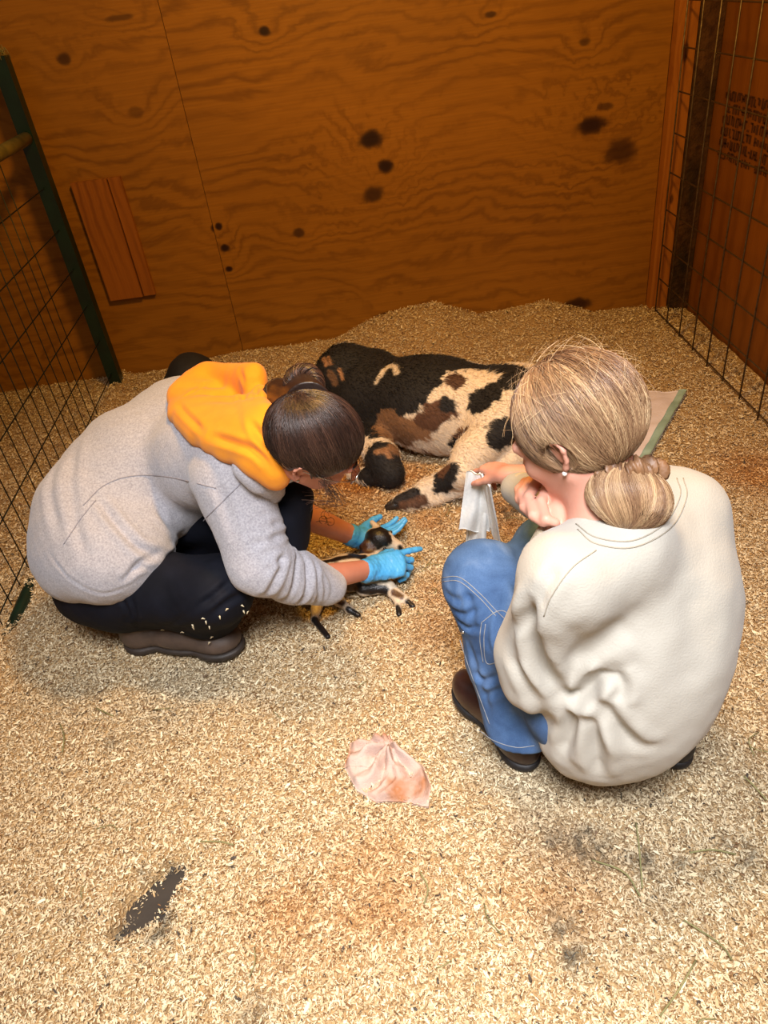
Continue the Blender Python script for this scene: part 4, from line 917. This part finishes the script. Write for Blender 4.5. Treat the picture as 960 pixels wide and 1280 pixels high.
# scrunchie
sr = empty('scrunchie', sg, 'ruffled brown satin scrunchie round the blonde bun', 'scrunchie')
ax = (at(788, 610, .75) - sg); axF = Frame(at(788, 590, .768), at(790, 625, .74) - at(780, 560, .80), -CZ)
nu, nv = 160, 14; U = np.linspace(0, 2 * np.pi, nu, endpoint=False); W_ = np.linspace(0, 2 * np.pi, nv, endpoint=False)
UU, WW = np.meshgrid(U, W_, indexing='ij'); R0 = .032 + .004 * np.sin(5 * UU); r0 = .011 + .005 * np.sin(15 * UU + 2 * np.sin(3 * UU)) * (.6 + .4 * np.sin(WW + UU * 3)) + .003 * np.sin(31 * UU + WW * 2)
X = r0 * 1.2 * np.sin(WW) + .004 * np.sin(7 * UU); RR = R0 + r0 * np.cos(WW)
vv = axF.o + np.stack([X, RR * np.cos(UU) * 1.15, RR * np.sin(UU) * .8], -1).reshape(-1, 3) @ axF.R.T
I = np.arange(nu * nv).reshape(nu, nv); q = np.stack([I, np.roll(I, -1, 0), np.roll(np.roll(I, -1, 0), -1, 1), np.roll(I, -1, 1)], -1).reshape(-1, 4)
mk('ruffle', vv, q, scrunch_m, sr)
face_parts(FB, PB)
MB().ball(FB.p(-.013, .079, -.036), .0042, 10).build('earring', pearl, PB)

# ================================================================== goats
WH = np.array(lin(234, 214, 188)); BK = np.array(lin(20, 15, 14)); BR = np.array(lin(96, 62, 40)); TAN = np.array(lin(176, 126, 84)); PK = np.array(lin(206, 150, 130))
def paint(v, B, base, patches):
    """coat markings: irregular spots centred on surface points, radii in metres"""
    c = np.tile(base, (len(v), 1)); n = vnoise(v, 26, 17, 3); n2 = vnoise(v, 90, 4, 2)
    for P, r, colr in patches:
        P = [pick(B, *p) if len(p) == 2 else np.array(p) for p in P]; d = np.full(len(v), 9.)
        if len(P) == 1: d = np.linalg.norm(v - P[0], axis=1)
        for a, b_ in zip(P[:-1], P[1:]):
            ab = b_ - a; t = np.clip(((v - a) @ ab) / (ab @ ab), 0, 1); d = np.minimum(d, np.linalg.norm(v - a - t[:, None] * ab, axis=1))
        m = np.clip((r * (1 + .28 * n + .10 * n2) - d) / .006 + .5, 0, 1)[:, None]; c = c * (1 - m) + m * colr
    return c
def fur(v, q, c, flow, n, L, r, name, m, par, seed=1, zmin=.01):
    g_ = np.random.default_rng(seed); N_ = normals(v, q); i = g_.integers(0, len(v), n * 2)
    i = i[(N_[i] @ -CZ > -.3) & (v[i, 2] > zmin)][:n]; b0 = v[i]; nn = N_[i]; fd = flow(b0) if callable(flow) else np.tile(flow, (len(i), 1))
    fd = fd - nn * (fd * nn).sum(1)[:, None]; fd /= np.linalg.norm(fd, axis=1)[:, None] + 1e-9
    jt = g_.normal(0, .22, (len(i), 3)); LL = L * g_.uniform(.5, 1.2, len(i))[:, None]
    P = np.stack([b0 - nn * .002, b0 + (fd + jt * .5) * LL * .5 + nn * .22 * LL, b0 + (fd + jt) * LL + nn * .18 * LL], 1)
    vv, qq, _ = strands(P, np.full(len(i), r), np.zeros(len(i))); cc = np.repeat(c[i] * g_.uniform(.8, 1.15, len(i))[:, None], 9, 0)
    return mk(name, vv, qq, m, par, col=cc)
GT = empty('goat', at(560, 575, 0), 'adult brown, black and white spotted goat lying on its side by the back wall', 'goat')
lo, hi = V(-.5, 1.85, -.02), V(.95, 2.95, .45); sd = SDF(lo, hi, .0055)
ribs = at(540, 503, .165); Rg = Frame(ribs, at(690, 512, .16) - at(470, 492, .17), V(0, 0, 1)).R
sd.ell(ribs, (.29, .185, .165), Rg, .06); sd.ell(at(645, 512, .16), (.20, .175, .155), Rg, .06); sd.ell(at(462, 494, .16), (.15, .165, .15), Rg, .06); sd.ell(at(560, 530, .10), (.2, .13, .10), Rg, .05)
sd.chain([at(460, 475, .20), at(432, 462, .25), at(418, 468, .25)], [.12, .09, .075], .04)           # neck
hdF = Frame(at(420, 470, .235), at(388, 515, .12) - at(420, 470, .235), V(-.3, -.2, 1))
sd.ell(hdF.p(.0, 0, .0), (.09, .062, .068), hdF.R, .03); sd.cone(hdF.p(.06, 0, -.005), hdF.p(.165, 0, -.012), .048, .030, .03); sd.ell(hdF.p(.175, 0, -.012), (.02, .026, .022), hdF.R, .015)
for y in (-1, 1): sd.chain([hdF.p(-.03, y * .055, .03), hdF.p(-.02, y * .09, -.01), hdF.p(.0, y * .10, -.09)], [.016, .022, .014], .012); sd.ell(hdF.p(.035, y * .048, .012), .014, None, .008)
# hind leg: thigh, stifle, hock, cannon, hoof
th = at(640, 535, .17); stf = at(600, 552, .15); hk = at(575, 592, .10); can = at(532, 612, .045); hf = at(497, 628, .02)
sd.ell(at(632, 528, .17), (.14, .10, .10), Frame(th, stf - th, V(0, 0, 1)).R, .05); sd.chain([at(620, 540, .16), at(590, 570, .13), hk, can, hf], [.085, .062, .043, .028, .022], .025)
sd.chain([at(655, 560, .10), at(600, 600, .05), at(545, 622, .02), at(510, 634, .012)], [.06, .035, .024, .018], .02)   # lower hind leg
# folded foreleg, knee towards the camera
knf = at(478, 573, .085); sd.chain([at(478, 520, .11), at(470, 556, .09), knf], [.07, .05, .056], .03); sd.chain([knf, at(488, 592, .05), at(462, 596, .025), at(440, 592, .02)], [.056, .045, .028, .02], .02)
sd.chain([at(655, 500, .05), at(720, 520, .05), at(745, 525, .03)], [.06, .02, .01], .03)
sd.floor(-.012)
v, q = sd.nets(); v = smooth(v, q, 1); B = bvh(v, q)
pats = [([(415, 455), (440, 470), (480, 470), (520, 455)], .13, BK), ([(430, 440), (470, 436), (520, 442), (560, 450)], .085, BK), ([(450, 500), (475, 530), (500, 490)], .075, BK), ([(510, 500), (535, 470), (545, 455)], .05, BK),
        ([(560, 450), (610, 458), (660, 470), (700, 480)], .040, BK), ([(640, 475), (670, 480)], .05, BK),
        ([(500, 532), (525, 540)], .04, TAN * .7), ([(485, 530), (500, 545)], .055, TAN * .55), ([(540, 520), (555, 512)], .042, BR), ([(528, 525), (540, 530)], .03, BR), ([(569, 476)], .035, BR * .7), ([(562, 508), (557, 505)], .025, BK),
        ([(598, 502), (612, 492)], .046, BK), ([(625, 545), (632, 540)], .05, BK), ([(578, 540), (568, 556)], .022, TAN * .6), ([(566, 556), (570, 552)], .018, BK), ([(584, 535), (572, 545)], .012, BR),
        ([(552, 598), (560, 590), (552, 605)], .036, BK), ([(556, 582), (552, 590)], .02, BR), ([(497, 628), (515, 618)], .026, BK * 2), ([(530, 628), (505, 632)], .015, BR * .7),
        ([(478, 573), (492, 585), (466, 590)], .075, BK * 1.3), ([(470, 565), (482, 563), (486, 570)], .010, TAN * .8),
        ([(476, 470), (480, 462), (488, 457), (494, 460), (496, 466)], .011, WH * .85), ([(470, 478), (474, 470)], .008, WH * .8),
        ([(404, 448), (408, 456)], .008, TAN * .8), ([(410, 446), (413, 455)], .006, TAN * .7), ([(424, 462), (428, 474)], .006, TAN), ([(412, 466), (418, 478)], .014, TAN * .35), ([(490, 560), (540, 572)], .02, TAN * .55), ([(490, 635), (530, 622)], .012, BR)]
c = paint(v, B, WH, pats)
gbody = mk('body', v, q, coat, GT, col=c)
def flow(P): return np.tile(V(.75, -.25, -.55), (len(P), 1)) + .3 * np.stack([vnoise(P, 6, 1), vnoise(P, 6, 2), vnoise(P, 6, 3)], 1)
furm, nt, b = nodes('goat_hair'); a = N(nt, 'ShaderNodeAttribute', attribute_name='Col'); nt.links.new(a.outputs['Color'], b.inputs['Base Color']); b.inputs['Roughness'].default_value = .6
fur(v, q, c, flow, 26000, .015, .0007, 'coat_hair', furm, GT)
for y in (-1, 1): MB().ball(hdF.p(.038, y * .055, .014), .011, 12).build('eye', eye_d, GT)
hd_ = (hf - can) / np.linalg.norm(hf - can)
for y in (-1, 1): 
    sX = np.cross(hd_, V(0, 0, 1)) * .009 * y
    MB().tube([hf + sX - hd_ * .01, hf + sX + hd_ * .015, hf + sX * .6 + hd_ * .045], [.014, .014, .005], 10).build('hoof', hoofm, GT)

KD = empty('goat_kid', at(440, 720, 0), 'newborn black and white goat kid lying under the gloved hands', 'goat')
kc = at(479, 675, .088); kF = Frame(kc, at(505, 682, .05) - at(466, 668, .085), -CZ * .6 + V(0, 0, .6))
lo, hi = V(-.35, 1.3, -.02), V(.15, 1.95, .2); sd = SDF(lo, hi, .0036)
sd.ell(kF.p(-.012, 0, .0), (.040, .033, .035), kF.R, .012); sd.cone(kF.p(.006, 0, -.002), kF.p(.047, 0, -.008), .027, .017, .012); sd.ell(kF.p(.050, 0, -.010), (.011, .013, .011), kF.R, .008)
earR = at(452, 683, .085); sd.chain([kF.p(-.02, -.024, .006), (kF.p(-.02, -.024, .006) + earR) / 2 + V(0, 0, .004), earR], [.009, .013, .007], .006)
sd.chain([kF.p(-.02, .024, .006), kF.p(-.05, .045, -.01)], [.010, .008], .006); sd.ell(kF.p(.012, -.024, .008), .0065, None, .004); sd.ell(kF.p(.012, .024, .008), .0065, None, .004)
sd.chain([kF.p(-.03, 0, -.012), at(462, 700, .05), at(450, 716, .05)], [.022, .030, .045], .02)
sd.chain([at(462, 716, .045), at(432, 716, .05), at(405, 722, .045), at(392, 740, .035)], [.046, .052, .048, .035], .02)
sd.chain([at(455, 735, .03), at(482, 736, .022), at(497, 750, .012), at(499, 768, .008)], [.025, .013, .010, .009], .012)
sd.chain([at(455, 728, .03), at(486, 732, .028), at(505, 748, .014), at(516, 758, .008)], [.025, .014, .011, .009], .012)
sd.chain([at(400, 742, .03), at(395, 762, .02), at(393, 775, .015), at(410, 796, .010)], [.03, .013, .009, .008], .012)
sd.chain([at(405, 738, .03), at(425, 752, .018), at(436, 762, .012), at(448, 769, .008)], [.03, .014, .010, .008], .012)
sd.floor(-.006); v, q = sd.nets(); v = smooth(v, q, 1, .4); B = bvh(v, q)
KB = BK * 1.2; c = paint(v, B, WH * .85, [([(452, 683), (465, 672), (478, 672)], .030, KB), ([(470, 665), (482, 660)], .018, KB), ([(455, 680), (462, 686)], .016, BR * .6), ([(500, 684), (503, 690)], .007, KB), ([(485, 690), (478, 694)], .01, BR * .6),
    ([(398, 703), (430, 697), (455, 695)], .010, KB), ([(420, 710), (450, 735), (480, 738)], .016, KB), ([(395, 775), (402, 788), (412, 797)], .014, KB), ([(436, 762), (450, 770)], .012, KB), ([(510, 752), (518, 760)], .010, KB), ([(497, 758), (499, 768)], .010, KB),
    ([(492, 740), (502, 746)], .009, BR * .7), ([(420, 750), (428, 754)], .008, BR * .7), ([(440, 690), (458, 700)], .014, KB), ([(400, 725), (440, 735)], .02, BR * .5)])
mk('body', v, q, wetcoat, KD, col=c)
MB().ball(kF.p(.013, -.0275, .010), .0055, 12).build('eye', eye_d, KD); MB().ball(kF.p(.013, .0275, .010), .0055, 12).build('eye', eye_d, KD)

# ================================================================== cloths and pad
def cloth(name, fn, nu, nv, th, m, label, cat, parent=None):
    U, W_ = np.meshgrid(np.linspace(0, 1, nu), np.linspace(0, 1, nv), indexing='ij'); v = fn(U.ravel(), W_.ravel()); I = np.arange(nu * nv).reshape(nu, nv)
    q = np.stack([I[:-1, :-1], I[1:, :-1], I[1:, 1:], I[:-1, 1:]], -1).reshape(-1, 4); n = normals(v, q); k = nu * nv
    v2 = np.vstack([v + n * th / 2, v - n * th / 2]); q2 = [q, q[:, ::-1] + k]
    for e in (I[:, 0], I[:, -1][::-1], I[0][::-1], I[-1]): q2.append(np.stack([e[:-1], e[1:], e[1:] + k, e[:-1] + k], 1))
    o = mk(name, v2, np.vstack(q2), m, parent)
    return tag(o, label, cat) if parent is None else o
# towel held by the blonde: two hanging layers
tw = empty('towel', at(600, 690, 0), 'white terry towel hanging from the hand of the blonde person', 'towel')
def hang(tl_, tr_, bl_, br_, amp, ph, top_gather=.5):
    TL, TR, BL, BR_ = tl_, tr_, bl_, br_
    def fn(u, w):
        a = TL[None] * (1 - u)[:, None] + TR[None] * u[:, None]; b_ = BL[None] * (1 - u)[:, None] + BR_[None] * u[:, None]
        p = a * (1 - w)[:, None] + b_ * w[:, None]; d = np.sin(u * 4.5 + ph + w) * amp * 1.3 * (.35 + w) + .4 * amp * np.sin(u * 13 + w * 4) + .003 * np.sin(w * 9 + u * 3)
        return p - CZ[None] * d[:, None] + V(0, 0, 1)[None] * (.004 * np.sin(u * 9))[:, None]
    return fn
cloth('front_fold', hang(at(584, 590, .47), at(607, 592, .48), at(573, 661, .30), at(614, 665, .30), .010, 0), 40, 50, .005, towel_w, None, None, tw)
cloth('side_fold', hang(at(600, 592, .475), at(612, 608, .47), at(612, 660, .30), at(627, 692, .22), .008, 1.5), 24, 50, .005, towel_w, None, None, tw)
cloth('back_fold', hang(at(587, 600, .44), at(606, 600, .44), at(584, 680, .24), at(606, 683, .24), .012, 3), 30, 50, .005, towel_w, None, None, tw)
# pink towel on the floor
tc = at(487, 970, 0)
def fl2(u, w):
    outline = np.array([(432, 962), (440, 932), (462, 930), (486, 922), (500, 945), (530, 962), (538, 985), (535, 1010), (520, 1008), (500, 1003), (470, 1004), (447, 990)], float)
    th = u * 2 * np.pi; k = len(outline); f = u * (k - 1e-6); f = f % k; i = f.astype(int) % k; t = f - f.astype(int); px = outline[i] * (1 - t)[:, None] + outline[(i + 1) % k] * t[:, None]
    cpt = np.array([485, 968.]); px = cpt + (px - cpt) * (w ** .8)[:, None] * 1.02; P = np.array([at(a, b_, 0) for a, b_ in px])
    apex = at(487, 938, 0); d = P[:, :2] - apex[:2]; ang = np.arctan2(d[:, 1], d[:, 0]); rad = np.linalg.norm(d, axis=1)
    z = .012 + .020 * np.exp(-(rad / .07) ** 2) + (.019 * (1 - 2 * np.abs(np.sin(ang * 4.5 + 6 * rad + .6 * np.sin(rad * 60)))) + .007 * np.sin(ang * 15 + 20 * rad)) * np.clip(rad / .03, 0, 1) * np.exp(-rad / .12) + .010 * (1 - 2.2 * np.abs(vnoise(P, 11, 9, 2))) * np.clip(w * 3, 0, 1)
    z = z * np.clip((1 - w) * 6, .25, 1) + height(P[:, 0], P[:, 1]); P[:, 2] = np.maximum(z, .004); return P
cloth('towel', fl2, 180, 40, .004, towel_p, 'crumpled pinkish stained towel lying on the shavings in front', 'towel')
# puppy pad
pc = [at(858, 494, 0)[:2], V(.79, 1.98), V(.205, 2.06), V(.66, 2.66)]
padr = empty('absorbent_pad', (*((pc[0] + pc[2]) / 2), .012), 'pinkish white absorbent pad with pale green edge under the goat', 'absorbent pad')
def padf(u, w):
    P = (pc[0] * ((1 - u) * (1 - w))[:, None] + pc[1] * (u * (1 - w))[:, None] + pc[2] * (u * w)[:, None] + pc[3] * ((1 - u) * w)[:, None])
    P3 = np.column_stack([P, np.zeros(len(P))]); P3[:, 2] = height(P3[:, 0], P3[:, 1]) + .014 + .004 * vnoise(P3, 8, 2); return P3
cloth('pad_sheet', padf, 40, 40, .004, pad_w, None, None, padr)
for nm, f_ in (('edge', lambda u, w: padf(u, -.0 + .055 * w) + V(0, 0, .004)), ('edge', lambda u, w: padf(1 - .09 * w, u) + V(0, 0, .004)), ('edge', lambda u, w: padf(u, 1 - .06 * w) + V(0, 0, .004))):
    cloth(nm, f_, 40, 5, .004, pad_g, None, None, padr)
